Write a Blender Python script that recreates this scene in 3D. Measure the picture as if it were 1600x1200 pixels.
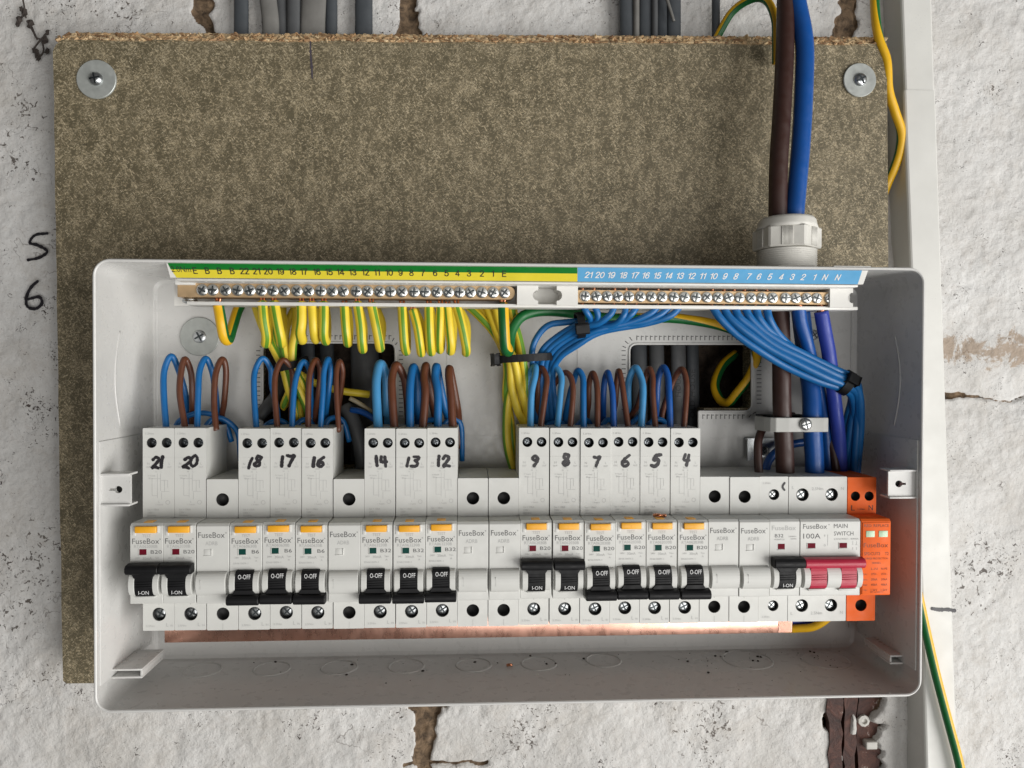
import bpy, bmesh, math, random
import numpy as np
from mathutils import Vector, Matrix
from mathutils.geometry import tessellate_polygon

random.seed(7)
rng = np.random.default_rng(11)
S = 0.001                                   # the script thinks in millimetres
for o in list(bpy.data.objects):
    bpy.data.objects.remove(o)
scene = bpy.context.scene
COL = scene.collection

# ------------------------------------------------------------------ camera
# x right, z up, h = distance out from the wall (y = -h)
FPX, CAM_H = 1155.0, 514.0
YAW, PITCH, ROLL = math.radians(3.061), math.radians(0.679), math.radians(0.171)
_fw = Vector((math.sin(YAW) * math.cos(PITCH), math.cos(YAW) * math.cos(PITCH), -math.sin(PITCH)))
_r0 = Vector((math.cos(YAW), -math.sin(YAW), 0))
_u0 = _r0.cross(_fw)
_r = _r0 * math.cos(ROLL) + _u0 * math.sin(ROLL)
_u = -_r0 * math.sin(ROLL) + _u0 * math.cos(ROLL)
cam_data = bpy.data.cameras.new('camera')
cam_data.sensor_width = 36
cam_data.lens = 36 * FPX / 1600
cam_data.clip_start = 0.01
cam_data.clip_end = 50
cam = bpy.data.objects.new('camera', cam_data)
COL.objects.link(cam)
m3 = Matrix((_r, _u, -_fw)).transposed()
cam.matrix_world = Matrix.Translation((0, -CAM_H * S, 0)) @ m3.to_4x4()
scene.camera = cam

# ------------------------------------------------------------------ light
world = bpy.data.worlds.new('World')
scene.world = world
world.use_nodes = True
bg = world.node_tree.nodes['Background']
bg.inputs[0].default_value = (1.0, 0.98, 0.94, 1)
bg.inputs[1].default_value = 0.085


def area(name, loc, target, sx, sy, power, colour):
    l = bpy.data.lights.new(name, 'AREA')
    l.shape = 'RECTANGLE'
    l.size, l.size_y = sx, sy
    l.energy = power
    l.color = colour
    o = bpy.data.objects.new(name, l)
    COL.objects.link(o)
    o.location = loc
    o.rotation_euler = (Vector(target) - Vector(loc)).to_track_quat('-Z', 'Y').to_euler()
    return o


area('doorway_daylight', (2.25, -1.95, -0.85), (0.03, 0, -0.05), 2.4, 2.4, 122, (1.0, 0.985, 0.955))
area('front_fill', (0.25, -2.2, -0.55), (0, 0, 0), 0.9, 0.9, 12, (1.0, 0.98, 0.95))  # added fill from behind the camera, no known window there

scene.view_settings.view_transform = 'Standard'
scene.view_settings.look = 'None'
scene.view_settings.exposure = 0.0
scene.view_settings.gamma = 1.0


# ------------------------------------------------------------------ pixels to places
def U(px, py, h):
    """the point at distance h from the wall that the photo shows at (px, py), in mm as (x, h, z)"""
    d = _fw + _r * ((px - 800) / FPX) + _u * ((600 - py) / FPX)
    t = (CAM_H - h) / d.y
    return (d.x * t, h, d.z * t)


def UX(px, h, py=600):
    return U(px, py, h)[0]


def UZ(py, h, px=746):
    return U(px, py, h)[2]


def V(p):
    return Vector((p[0] * S, -p[1] * S, p[2] * S))


# ------------------------------------------------------------------ materials
def new_mat(name):
    m = bpy.data.materials.new(name)
    m.use_nodes = True
    nt = m.node_tree
    b = nt.nodes['Principled BSDF']
    return m, nt, b


def node(nt, typ, **kw):
    n = nt.nodes.new(typ)
    for k, v in kw.items():
        if hasattr(n, k):
            setattr(n, k, v)
        else:
            n.inputs[k].default_value = v
    return n


def ramp(nt, src, stops):
    r = nt.nodes.new('ShaderNodeValToRGB')
    e = r.color_ramp.elements
    e[0].position, e[0].color = stops[0][0], (*stops[0][1], 1)
    e[1].position, e[1].color = stops[-1][0], (*stops[-1][1], 1)
    for p, c in stops[1:-1]:
        x = e.new(p)
        x.color = (*c, 1)
    nt.links.new(src, r.inputs[0])
    return r.outputs[0]


def mixc(nt, fac, a, b, mode='MIX'):
    n = nt.nodes.new('ShaderNodeMix')
    n.data_type = 'RGBA'
    n.blend_type = mode
    for sock, v in ((n.inputs[0], fac), (n.inputs[6], a), (n.inputs[7], b)):
        if isinstance(v, bpy.types.NodeSocket):
            nt.links.new(v, sock)
        elif isinstance(v, (int, float)):
            sock.default_value = v
        else:
            sock.default_value = (*v, 1)
    return n.outputs[2]


def mth(nt, op, a, b=0.0, clamp=False):
    n = nt.nodes.new('ShaderNodeMath')
    n.operation = op
    n.use_clamp = clamp
    for s, v in ((n.inputs[0], a), (n.inputs[1], b)):
        if isinstance(v, bpy.types.NodeSocket):
            nt.links.new(v, s)
        else:
            s.default_value = v
    return n.outputs[0]


def pos(nt):
    return nt.nodes.new('ShaderNodeNewGeometry').outputs['Position']


def noise(nt, vec, scale, detail=2.0, rough=0.5, dist=0.0):
    n = nt.nodes.new('ShaderNodeTexNoise')
    n.inputs['Scale'].default_value = scale
    n.inputs['Detail'].default_value = detail
    n.inputs['Roughness'].default_value = rough
    n.inputs['Distortion'].default_value = dist
    nt.links.new(vec, n.inputs['Vector'])
    return n.outputs['Fac']


def bump(nt, b, height, strength=0.3, dist=0.001):
    n = nt.nodes.new('ShaderNodeBump')
    n.inputs['Strength'].default_value = strength
    n.inputs['Distance'].default_value = dist
    nt.links.new(height, n.inputs['Height'])
    nt.links.new(n.outputs[0], b.inputs['Normal'])


def plain(name, col, rough=0.45, metal=0.0, var=0.10, nscale=60, bumpy=0.0, bscale=2500, spec=0.5, dirt=0.0):
    """a solid colour with uneven tone, uneven gloss and a little relief"""
    m, nt, b = new_mat(name)
    p = pos(nt)
    n = noise(nt, p, nscale, 4, 0.6)
    lo = tuple(max(0, c * (1 - var)) for c in col)
    hi = tuple(min(1, c * (1 + var)) for c in col)
    c = ramp(nt, n, [(0.3, lo), (0.7, hi)])
    if dirt:
        n2 = noise(nt, p, 900, 3, 0.7)
        f = ramp(nt, n2, [(0.64, (0, 0, 0)), (0.72, (1, 1, 1))])
        n3 = noise(nt, p, 25, 3)
        f = mth(nt, 'MULTIPLY', f, ramp(nt, n3, [(0.45, (0, 0, 0)), (0.7, (dirt, dirt, dirt))]))
        c = mixc(nt, f, c, tuple(x * 0.35 for x in col))
    nt.links.new(c, b.inputs['Base Color'])
    r = ramp(nt, noise(nt, p, nscale * 3, 3), [(0.3, (rough * 0.8,) * 3), (0.7, (min(1, rough * 1.3),) * 3)])
    nt.links.new(r, b.inputs['Roughness'])
    b.inputs['Metallic'].default_value = metal
    b.inputs['Specular IOR Level'].default_value = spec
    if bumpy:
        bump(nt, b, noise(nt, p, bscale, 2), bumpy, 0.0003)
    return m


M = {}
M['box'] = plain('enclosure_white_paint', (0.60, 0.595, 0.58), 0.30, var=0.03, bumpy=0.06, bscale=900, dirt=0.7)
M['device'] = plain('light_grey_plastic', (0.60, 0.60, 0.575), 0.42, var=0.03, bumpy=0.06, dirt=0.2)
M['white'] = plain('white_plastic', (0.72, 0.71, 0.68), 0.4, var=0.04, dirt=0.2)
M['trunk'] = plain('trunking_white_plastic', (0.64, 0.635, 0.605), 0.42, var=0.05, nscale=25, dirt=0.5)
M['black'] = plain('black_plastic', (0.008, 0.008, 0.009), 0.5, var=0.2, spec=0.25)
M['cavity'] = plain('hole_shade_dark', (0.02, 0.02, 0.02), 0.6, var=0.3)  # near-black colour that stands in for the shade inside holes
M['red'] = plain('red_plastic', (0.43, 0.018, 0.05), 0.35, var=0.08)
M['orange'] = plain('orange_plastic', (0.80, 0.135, 0.022), 0.55, var=0.05, spec=0.2)
M['amber'] = plain('amber_button_plastic', (0.85, 0.40, 0.02), 0.35, var=0.05)
M['window_red'] = plain('red_flag', (0.13, 0.004, 0.015), 0.6, spec=0.15)
M['window_green'] = plain('green_flag', (0.003, 0.05, 0.04), 0.6, spec=0.15)
M['window_pale'] = plain('pale_green_flag', (0.45, 0.62, 0.42), 0.25)
M['blue'] = plain('blue_insulation', (0.006, 0.115, 0.33), 0.36, var=0.08)
M['blue_pale'] = plain('pale_blue_insulation', (0.055, 0.25, 0.50), 0.36, var=0.08)
M['blue_dark'] = plain('deep_blue_insulation', (0.005, 0.07, 0.29), 0.36, var=0.08)
M['violet'] = plain('violet_blue_insulation', (0.03, 0.055, 0.34), 0.4, var=0.08)
M['brown'] = plain('brown_insulation', (0.105, 0.034, 0.016), 0.38, var=0.1)
M['brown_dark'] = plain('dark_brown_insulation', (0.040, 0.016, 0.012), 0.45, var=0.1)
M['yellow'] = plain('yellow_sleeving', (0.74, 0.56, 0.04), 0.42, var=0.06)
M['green'] = plain('green_sleeving', (0.12, 0.28, 0.02), 0.42, var=0.06)
M['green_dark'] = plain('dark_green_insulation', (0.004, 0.115, 0.025), 0.4, var=0.08)
M['yellow_deep'] = plain('deep_yellow_insulation', (0.75, 0.43, 0.01), 0.4, var=0.06)
M['grey_cable'] = plain('grey_cable_sheath', (0.085, 0.088, 0.092), 0.5, var=0.15)
M['grey_pale'] = plain('pale_grey_cable_sheath', (0.17, 0.165, 0.155), 0.5, var=0.15)
M['slate'] = plain('slate_cable_sheath', (0.055, 0.062, 0.07), 0.5, var=0.1)
M['zinc'] = plain('zinc_plated_steel', (0.50, 0.52, 0.53), 0.32, 1.0, var=0.12, nscale=400)
M['washer'] = plain('dull_zinc_washer', (0.45, 0.47, 0.45), 0.45, 0.45, var=0.12, nscale=120)
M['nickel'] = plain('bright_nickel_screw', (0.60, 0.61, 0.60), 0.3, 1.0, var=0.1, nscale=500)
M['steel_dark'] = plain('dull_steel_screw', (0.28, 0.30, 0.32), 0.3, 1.0, var=0.2, nscale=500)
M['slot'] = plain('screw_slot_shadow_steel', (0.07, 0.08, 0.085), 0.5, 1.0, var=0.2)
M['brass'] = plain('brass_bar', (0.55, 0.385, 0.22), 0.42, 0.55, var=0.12, nscale=90)
M['copper'] = plain('bare_copper_wire', (0.70, 0.30, 0.17), 0.28, 1.0, var=0.2, nscale=800)
M['gland'] = plain('grey_nylon_gland', (0.68, 0.665, 0.62), 0.45, var=0.06, nscale=150)
M['strap'] = plain('grey_nylon_clamp', (0.42, 0.42, 0.40), 0.4, var=0.05)
M['st_green'] = plain('sticker_green', (0.004, 0.16, 0.02), 0.35, var=0.05)
M['st_yellow'] = plain('sticker_yellow', (0.72, 0.60, 0.04), 0.35, var=0.05)
M['st_blue'] = plain('sticker_blue', (0.11, 0.36, 0.62), 0.35, var=0.06)
M['print'] = plain('grey_print', (0.12, 0.12, 0.12), 0.6, var=0.15)
M['print_faint'] = plain('faint_grey_print', (0.42, 0.42, 0.41), 0.6, var=0.1)
M['print_dark'] = plain('dark_print', (0.02, 0.02, 0.02), 0.6)
M['print_brown'] = plain('brown_print', (0.22, 0.05, 0.02), 0.6)
M['print_white'] = plain('white_print', (0.75, 0.75, 0.75), 0.6, var=0.04)
M['marker'] = plain('black_marker_ink', (0.012, 0.010, 0.014), 0.45, var=0.3)
M['pencil'] = plain('pencil_lead', (0.06, 0.05, 0.065), 0.5, var=0.4, nscale=900)
M['dirt'] = plain('dark_dust_clump', (0.045, 0.035, 0.03), 0.9, var=0.4, nscale=500, bumpy=0.6)
M['tan'] = plain('tan_sheath', (0.42, 0.36, 0.24), 0.5)
M['pale_plug'] = plain('white_wall_plug', (0.62, 0.60, 0.56), 0.5)


def make_wall_mat():
    m, nt, b = new_mat('whitewashed_masonry')
    p = pos(nt)
    big = noise(nt, p, 9, 4, 0.6)
    base = ramp(nt, big, [(0.3, (0.50, 0.485, 0.46)), (0.5, (0.59, 0.58, 0.565)), (0.72, (0.655, 0.65, 0.64))])
    fine = noise(nt, p, 260, 6, 0.7, 0.6)
    base = mixc(nt, ramp(nt, fine, [(0.28, (0.45,) * 3), (0.5, (0, 0, 0))]), base, (0.44, 0.40, 0.37))
    # dark pits where the paint has flaked
    sp = noise(nt, p, 420, 3, 0.62, 1.2)
    dens = noise(nt, p, 26, 4, 0.65)
    thr = ramp(nt, dens, [(0.38, (0.77,) * 3), (0.68, (0.56,) * 3)])
    d = mth(nt, 'SUBTRACT', sp, thr)
    mask = ramp(nt, d, [(0.0, (0, 0, 0)), (0.03, (1, 1, 1))])
    base = mixc(nt, mask, base, (0.07, 0.055, 0.05))
    sp2 = noise(nt, p, 1500, 2, 0.6, 0.5)
    mk2 = ramp(nt, sp2, [(0.66, (0, 0, 0)), (0.72, (0.8, 0.8, 0.8))])
    base = mixc(nt, mk2, base, (0.12, 0.10, 0.09))
    for cx_, cy_, rad in ((60, 870, 0.040), (15, 960, 0.030), (22, 250, 0.018), (35, 175, 0.026), (190, 15, 0.03), (1120, 1130, 0.04), (820, 1140, 0.035), (1530, 900, 0.04)):
        q = U(cx_, cy_, 0)
        dd = nt.nodes.new('ShaderNodeVectorMath')
        dd.operation = 'DISTANCE'
        nt.links.new(p, dd.inputs[0])
        dd.inputs[1].default_value = V(q)
        near = ramp(nt, mth(nt, 'DIVIDE', dd.outputs['Value'], rad), [(0.15, (0.105,) * 3), (1.0, (0, 0, 0))])
        pit = ramp(nt, mth(nt, 'ADD', noise(nt, p, 250, 4, 0.66, 0.7), near), [(0.670, (0, 0, 0)), (0.69, (0.9, 0.9, 0.9))])
        gate = ramp(nt, near, [(0.005, (0, 0, 0)), (0.03, (1, 1, 1))])
        base = mixc(nt, mth(nt, 'MULTIPLY', pit, gate), base, (0.075, 0.06, 0.05))
    cr = noise(nt, p, 14, 5, 0.6, 0.3)
    line = ramp(nt, mth(nt, 'ABSOLUTE', mth(nt, 'SUBTRACT', cr, 0.5)), [(0.0, (1, 1, 1)), (0.0045, (0, 0, 0))])
    where = ramp(nt, noise(nt, p, 20, 3, 0.6), [(0.52, (0, 0, 0)), (0.60, (0.8, 0.8, 0.8))])
    base = mixc(nt, mth(nt, 'MULTIPLY', line, where), base, (0.10, 0.08, 0.07))
    grime = ramp(nt, noise(nt, p, 30, 6, 0.7, 0.5), [(0.50, (0, 0, 0)), (0.72, (0.38, 0.38, 0.38))])
    base = mixc(nt, grime, base, (0.40, 0.36, 0.31))
    # the bare brown band right of the trunking
    sx = nt.nodes.new('ShaderNodeSeparateXYZ')
    nt.links.new(p, sx.inputs[0])
    zc, xc = UZ(545, 0, 1540) * S, UX(1480, 0) * S
    dz = mth(nt, 'ABSOLUTE', mth(nt, 'SUBTRACT', sx.outputs[2], zc))
    band = mth(nt, 'SUBTRACT', 1.0, mth(nt, 'DIVIDE', dz, 0.024), True)
    side = mth(nt, 'MULTIPLY', mth(nt, 'SUBTRACT', sx.outputs[0], xc - 0.012), 70.0, True)
    band = mth(nt, 'MULTIPLY', band, side)
    k = mth(nt, 'ADD', mth(nt, 'MULTIPLY', band, 0.42), mth(nt, 'MULTIPLY', noise(nt, p, 60, 8, 0.78, 0.9), 1.3))
    base = mixc(nt, ramp(nt, k, [(0.92, (0, 0, 0)), (0.99, (0.8, 0.8, 0.8))]), base, (0.32, 0.235, 0.165))
    ja = nt.nodes.new('ShaderNodeAttribute')                         # bare mortar where a joint has opened
    ja.attribute_name = 'joint'
    jm = mth(nt, 'ADD', ja.outputs['Fac'], mth(nt, 'MULTIPLY', mth(nt, 'SUBTRACT', noise(nt, p, 300, 4, 0.65), 0.5), 0.5))
    mo = ramp(nt, noise(nt, p, 160, 6, 0.7, 0.5), [(0.3, (0.025, 0.016, 0.010)), (0.7, (0.26, 0.175, 0.105))])
    base = mixc(nt, ramp(nt, jm, [(0.34, (0, 0, 0)), (0.44, (1, 1, 1))]), base, mo)
    nt.links.new(base, b.inputs['Base Color'])
    b.inputs['Roughness'].default_value = 0.8
    h = mth(nt, 'ADD', mth(nt, 'MULTIPLY', noise(nt, p, 120, 5, 0.55, 0.15), 1.0), mth(nt, 'MULTIPLY', noise(nt, p, 420, 4, 0.6), 0.8))
    h = mth(nt, 'SUBTRACT', h, mth(nt, 'MULTIPLY', mask, 0.5))
    bump(nt, b, h, 0.5, 0.0022)
    return m


def make_mortar_mat(name, a, c, hgt=0.8):
    m, nt, b = new_mat(name)
    p = pos(nt)
    n = noise(nt, p, 160, 6, 0.7, 0.5)
    nt.links.new(ramp(nt, n, [(0.3, a), (0.7, c)]), b.inputs['Base Color'])
    b.inputs['Roughness'].default_value = 0.9
    bump(nt, b, n, hgt, 0.003)
    return m


def make_chip_mat():
    m, nt, b = new_mat('green_core_chipboard')
    tc = nt.nodes.new('ShaderNodeTexCoord')
    p = tc.outputs['Object']
    tone = noise(nt, p, 42, 4, 0.55)
    base = ramp(nt, tone, [(0.3, (0.090, 0.074, 0.041)), (0.7, (0.124, 0.102, 0.060))])
    # mottling, drawn out a little up and down
    mp = nt.nodes.new('ShaderNodeMapping')
    mp.inputs['Scale'].default_value = (1.0, 1.0, 0.55)
    nt.links.new(p, mp.inputs[0])
    mott = noise(nt, mp.outputs[0], 135, 3, 0.55)
    mm = ramp(nt, mott, [(0.40, (0.20,) * 3), (0.64, (1.0,) * 3)])
    for i, (ang, sc, col) in enumerate(((12, 1.0, (0.40, 0.33, 0.21)), (66, 1.15, (0.34, 0.275, 0.17)), (128, 0.9, (0.46, 0.38, 0.25)), (95, 1.45, (0.30, 0.245, 0.15)), (160, 1.3, (0.37, 0.305, 0.195)), (40, 1.7, (0.50, 0.43, 0.30)))):
        mp = nt.nodes.new('ShaderNodeMapping')
        mp.inputs['Rotation'].default_value = (0, math.radians(ang), 0)
        mp.inputs['Location'].default_value = (i * 1.7, 0, i * 0.9)
        nt.links.new(p, mp.inputs[0])
        m2 = nt.nodes.new('ShaderNodeMapping')
        m2.inputs['Scale'].default_value = (560 * sc, 500, 2100 * sc)
        nt.links.new(mp.outputs[0], m2.inputs[0])
        wob = nt.nodes.new('ShaderNodeTexNoise')
        wob.inputs['Scale'].default_value = 1.1
        wob.inputs['Detail'].default_value = 2
        nt.links.new(m2.outputs[0], wob.inputs['Vector'])
        add = nt.nodes.new('ShaderNodeMix')
        add.data_type = 'VECTOR'
        add.inputs[0].default_value = 0.22
        nt.links.new(m2.outputs[0], add.inputs[4])
        nt.links.new(wob.outputs['Color'], add.inputs[5])
        v = nt.nodes.new('ShaderNodeTexVoronoi')
        v.inputs['Scale'].default_value = 1.0
        nt.links.new(add.outputs[1], v.inputs['Vector'])
        sp = nt.nodes.new('ShaderNodeSeparateColor')
        nt.links.new(v.outputs['Color'], sp.inputs[0])
        cut = mth(nt, 'SUBTRACT', 0.97, mth(nt, 'MULTIPLY', mm, 0.30))
        f = mth(nt, 'MULTIPLY', mth(nt, 'GREATER_THAN', sp.outputs[0], cut), mth(nt, 'ADD', mth(nt, 'MULTIPLY', mth(nt, 'POWER', sp.outputs[1], 1.3), 0.95), 0.12))
        edge = ramp(nt, v.outputs['Distance'], [(0.35, (1, 1, 1)), (0.75, (0.1, 0.1, 0.1))])
        base = mixc(nt, mth(nt, 'MULTIPLY', f, edge), base, col)
    dk = noise(nt, p, 700, 2, 0.6, 0.5)
    base = mixc(nt, ramp(nt, dk, [(0.68, (0, 0, 0)), (0.74, (0.8,) * 3)]), base, (0.028, 0.023, 0.016))
    nt.links.new(base, b.inputs['Base Color'])
    b.inputs['Roughness'].default_value = 0.62
    bump(nt, b, noise(nt, p, 900, 3, 0.6), 0.2, 0.0004)
    return m


def make_chip_edge_mat():
    m, nt, b = new_mat('torn_chipboard_edge')
    tc = nt.nodes.new('ShaderNodeTexCoord')
    mp = nt.nodes.new('ShaderNodeMapping')
    mp.inputs['Scale'].default_value = (110, 200, 260)
    nt.links.new(tc.outputs['Object'], mp.inputs[0])
    v = nt.nodes.new('ShaderNodeTexVoronoi')
    v.inputs['Scale'].default_value = 1.0
    v.inputs['Randomness'].default_value = 1.0
    nt.links.new(mp.outputs[0], v.inputs['Vector'])
    isl = nt.nodes.new('ShaderNodeNewGeometry').outputs['Random Per Island']
    c = ramp(nt, isl, [(0.0, (0.22, 0.12, 0.06)), (0.35, (0.48, 0.30, 0.155)), (0.7, (0.60, 0.43, 0.24)), (1.0, (0.68, 0.53, 0.33))])
    n = noise(nt, tc.outputs['Object'], 700, 4)
    c = mixc(nt, ramp(nt, n, [(0.3, (0.7,) * 3), (0.5, (0, 0, 0))]), c, (0.13, 0.08, 0.045))
    nt.links.new(c, b.inputs['Base Color'])
    b.inputs['Roughness'].default_value = 0.75
    bump(nt, b, v.outputs['Distance'], 0.8, 0.002)
    return m


def make_bus_mat():
    m, nt, b = new_mat('copper_busbar')
    tc = nt.nodes.new('ShaderNodeTexCoord')
    p = tc.outputs['Object']
    n = noise(nt, p, 60, 5, 0.65)
    c = ramp(nt, n, [(0.3, (0.62, 0.33, 0.25)), (0.7, (0.78, 0.46, 0.36))])
    nt.links.new(c, b.inputs['Base Color'])
    b.inputs['Metallic'].default_value = 1.0
    mp = nt.nodes.new('ShaderNodeMapping')
    mp.inputs['Scale'].default_value = (260, 400, 90)
    nt.links.new(p, mp.inputs[0])
    sc = noise(nt, mp.outputs[0], 1.0, 3, 0.7)
    nt.links.new(ramp(nt, sc, [(0.35, (0.25,) * 3), (0.7, (0.36,) * 3)]), b.inputs['Roughness'])
    bump(nt, b, sc, 0.05, 0.0004)
    return m


def make_rust_mat():
    m, nt, b = new_mat('rusty_painted_iron')
    p = pos(nt)
    n = noise(nt, p, 70, 6, 0.7, 0.8)
    c = ramp(nt, n, [(0.25, (0.014, 0.007, 0.006)), (0.5, (0.055, 0.019, 0.013)), (0.63, (0.10, 0.038, 0.025)), (0.70, (0.55, 0.50, 0.46))])
    nt.links.new(c, b.inputs['Base Color'])
    b.inputs['Roughness'].default_value = 0.7
    bump(nt, b, n, 0.6, 0.003)
    return m


M['wall'] = make_wall_mat()
M['mortar'] = make_mortar_mat('crumbling_brown_mortar', (0.025, 0.016, 0.010), (0.26, 0.175, 0.105))
M['recess'] = make_mortar_mat('brick_recess_painted_shade', (0.018, 0.013, 0.010), (0.10, 0.07, 0.05))  # brick colour darkened to imitate deep shade behind the openings
M['chip'] = make_chip_mat()
M['chip_edge'] = make_chip_edge_mat()
M['bus'] = make_bus_mat()
M['rust'] = make_rust_mat()

# ------------------------------------------------------------------ mesh helpers (all in mm, points are (x, h, z))
WLOC = {}


class MB:
    def __init__(self):
        self.bm = bmesh.new()

    def face(self, pts, mi=0, smooth=False):
        vs = [self.bm.verts.new(V(p)) for p in pts]
        f = self.bm.faces.new(vs)
        f.material_index = mi
        f.smooth = smooth
        return f

    def add(self, verts, faces, mi=0, smooth=False):
        vs = [self.bm.verts.new(V(p)) for p in verts]
        for k, f in enumerate(faces):
            try:
                ff = self.bm.faces.new([vs[i] for i in f])
            except ValueError:
                continue
            ff.material_index = mi[k] if isinstance(mi, (list, tuple)) else mi
            ff.smooth = smooth

    def merge(self, src, mi=0, smooth=False):
        mp = {}
        for v in src.verts:
            mp[v] = self.bm.verts.new(v.co)
        for f in src.faces:
            ff = self.bm.faces.new([mp[v] for v in f.verts])
            ff.material_index = mi
            ff.smooth = smooth
        src.free()

    def box(self, x0, x1, h0, h1, z0, z1, bev=0.0, mi=0, seg=2):
        b = bmesh.new()
        vs = [b.verts.new(V((x, h, z))) for x in (x0, x1) for h in (h0, h1) for z in (z0, z1)]
        for f in ((0, 1, 3, 2), (4, 6, 7, 5), (0, 4, 5, 1), (2, 3, 7, 6), (0, 2, 6, 4), (1, 5, 7, 3)):
            b.faces.new([vs[i] for i in f])
        bmesh.ops.recalc_face_normals(b, faces=b.faces)
        if bev:
            bmesh.ops.bevel(b, geom=b.edges[:], offset=bev * S, segments=seg, affect='EDGES', profile=0.5)
        self.merge(b, mi, bool(bev))

    def prism(self, poly, x0, x1, axis='x', bev=0.0, mi=0, smooth=None):
        """axis x: poly in (h, z); axis z: poly in (x, h); axis h: poly in (x, z)"""
        b = bmesh.new()

        def pt(p, t):
            if axis == 'x':
                return V((t, p[0], p[1]))
            if axis == 'z':
                return V((p[0], p[1], t))
            return V((p[0], t, p[1]))
        a = [b.verts.new(pt(p, x0)) for p in poly]
        c = [b.verts.new(pt(p, x1)) for p in poly]
        n = len(poly)
        b.faces.new(a)
        b.faces.new(c[::-1])
        for i in range(n):
            b.faces.new([a[i], a[(i + 1) % n], c[(i + 1) % n], c[i]])
        bmesh.ops.recalc_face_normals(b, faces=b.faces)
        if bev:
            bmesh.ops.bevel(b, geom=b.edges[:], offset=bev * S, segments=1, affect='EDGES', profile=0.5)
        self.merge(b, mi, False)

    def plate(self, outer, holes, h0, h1, mi=0):
        """a plate in the x-z plane from h0 to h1 (front) with holes right through"""
        loops = [outer] + holes
        flat = [p for l in loops for p in l]
        tris = tessellate_polygon([[Vector((p[0], p[1], 0)) for p in l] for l in loops])
        N = len(flat)
        verts = [(p[0], h1, p[1]) for p in flat] + [(p[0], h0, p[1]) for p in flat]
        faces = [tuple(t) for t in tris] + [tuple(i + N for i in t) for t in tris]
        k = 0
        for l in loops:
            n = len(l)
            for i in range(n):
                faces.append((k + i, k + (i + 1) % n, k + (i + 1) % n + N, k + i + N))
            k += n
        self.add(verts, faces, mi)

    def lathe(self, c, prof, axis='h', n=24, mi=0, smooth=True, ang0=0.0, caps=(True, True)):
        """prof: (radius, offset along axis) pairs"""
        verts, faces = [], []
        for r, t in prof:
            for i in range(n):
                a = 2 * math.pi * i / n + ang0
                u, w = r * math.cos(a), r * math.sin(a)
                if axis == 'h':
                    verts.append((c[0] + u, c[1] + t, c[2] + w))
                elif axis == 'z':
                    verts.append((c[0] + u, c[1] + w, c[2] + t))
                else:
                    verts.append((c[0] + t, c[1] + u, c[2] + w))
        L = len(prof)
        for j in range(L - 1):
            for i in range(n):
                k = (i + 1) % n
                faces.append((j * n + i, j * n + k, (j + 1) * n + k, (j + 1) * n + i))
        if caps[0] and prof[0][0] > 0.01:
            faces.append(tuple(range(n))[::-1])
        if caps[1] and prof[-1][0] > 0.01:
            faces.append(tuple(range((L - 1) * n, L * n)))
        self.add(verts, faces, mi, smooth)

    def tube(self, pts, r, n=12, stripe=None, sub=7, caps=True, squash=1.0, mi=0, twist=0.0):
        """swept tube through pts; stripe = (start_angle, end_angle) of the second colour, 0 deg faces the room"""
        P = smooth_path(pts, sub)
        rs = r if isinstance(r, (list, tuple)) else None
        P = [Vector(p) for p in P]
        L = len(P)
        T = [(P[min(i + 1, L - 1)] - P[max(i - 1, 0)]).normalized() for i in range(L)]
        ref = Vector((0, 1, 0))
        if abs(T[0].dot(ref)) > 0.9:
            ref = Vector((0, 0, 1))
        e = (ref - T[0] * ref.dot(T[0])).normalized()
        verts, faces, mis = [], [], []
        for i in range(L):
            e = (e - T[i] * e.dot(T[i])).normalized()
            g = T[i].cross(e)
            rr = rs[0] + (rs[1] - rs[0]) * i / (L - 1) if rs else r
            for k in range(n):
                a = 2 * math.pi * k / n + (twist(i / L) if callable(twist) else twist * i / L)
                verts.append(P[i] + e * (rr * math.cos(a)) + g * (rr * squash * math.sin(a)))
        for i in range(L - 1):
            for k in range(n):
                q = (k + 1) % n
                faces.append((i * n + k, i * n + q, (i + 1) * n + q, (i + 1) * n + k))
                if stripe:
                    ac = math.degrees(2 * math.pi * (k + 0.5) / n)
                    inside = any(((ac - s) % 360) < ((e_ - s) % 360 or 360) for s, e_ in stripe)
                    mis.append(1 if inside else 0)
                else:
                    mis.append(mi)
        if caps:
            faces.append(tuple(range(n))[::-1])
            faces.append(tuple(range((L - 1) * n, L * n)))
            mis += [mi, mi]
        self.add([tuple(v) for v in verts], faces, mis, True)

    def stroke(self, pts, w, frame, lift=0.12, mi=0, sub=6, jitter=0.0):
        """a flat pen stroke; frame = (origin, right, up, out) in mm, pts in mm"""
        P = smooth_path([(p[0], p[1], 0) for p in pts], sub)
        P = [Vector(p) for p in P]
        L = len(P)
        O, R, Uv, N = (Vector(x) for x in frame)
        # rounded ends
        d0 = (P[1] - P[0]).normalized()
        d1 = (P[-1] - P[-2]).normalized()
        rows = [(P[0] - d0 * w * 0.45, 0.25 * w), (P[0] - d0 * w * 0.3, 0.38 * w)]
        rows += [(p, 0.5 * w * (1 + jitter * random.uniform(-1, 1))) for p in P]
        rows += [(P[-1] + d1 * w * 0.3, 0.38 * w), (P[-1] + d1 * w * 0.45, 0.25 * w)]
        verts, faces = [], []
        K = len(rows)
        for i, (p, hw) in enumerate(rows):
            a = rows[max(i - 1, 0)][0]
            b = rows[min(i + 1, K - 1)][0]
            t = (b - a).normalized()
            nrm = Vector((-t.y, t.x, 0))
            for s in (-1, 1):
                q = p + nrm * hw * s
                verts.append(tuple(O + R * q.x + Uv * q.y + N * (lift + 0.08 * i / K)))
        for i in range(K - 1):
            faces.append((2 * i, 2 * i + 1, 2 * i + 3, 2 * i + 2))
        self.add(verts, faces, mi)

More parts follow.
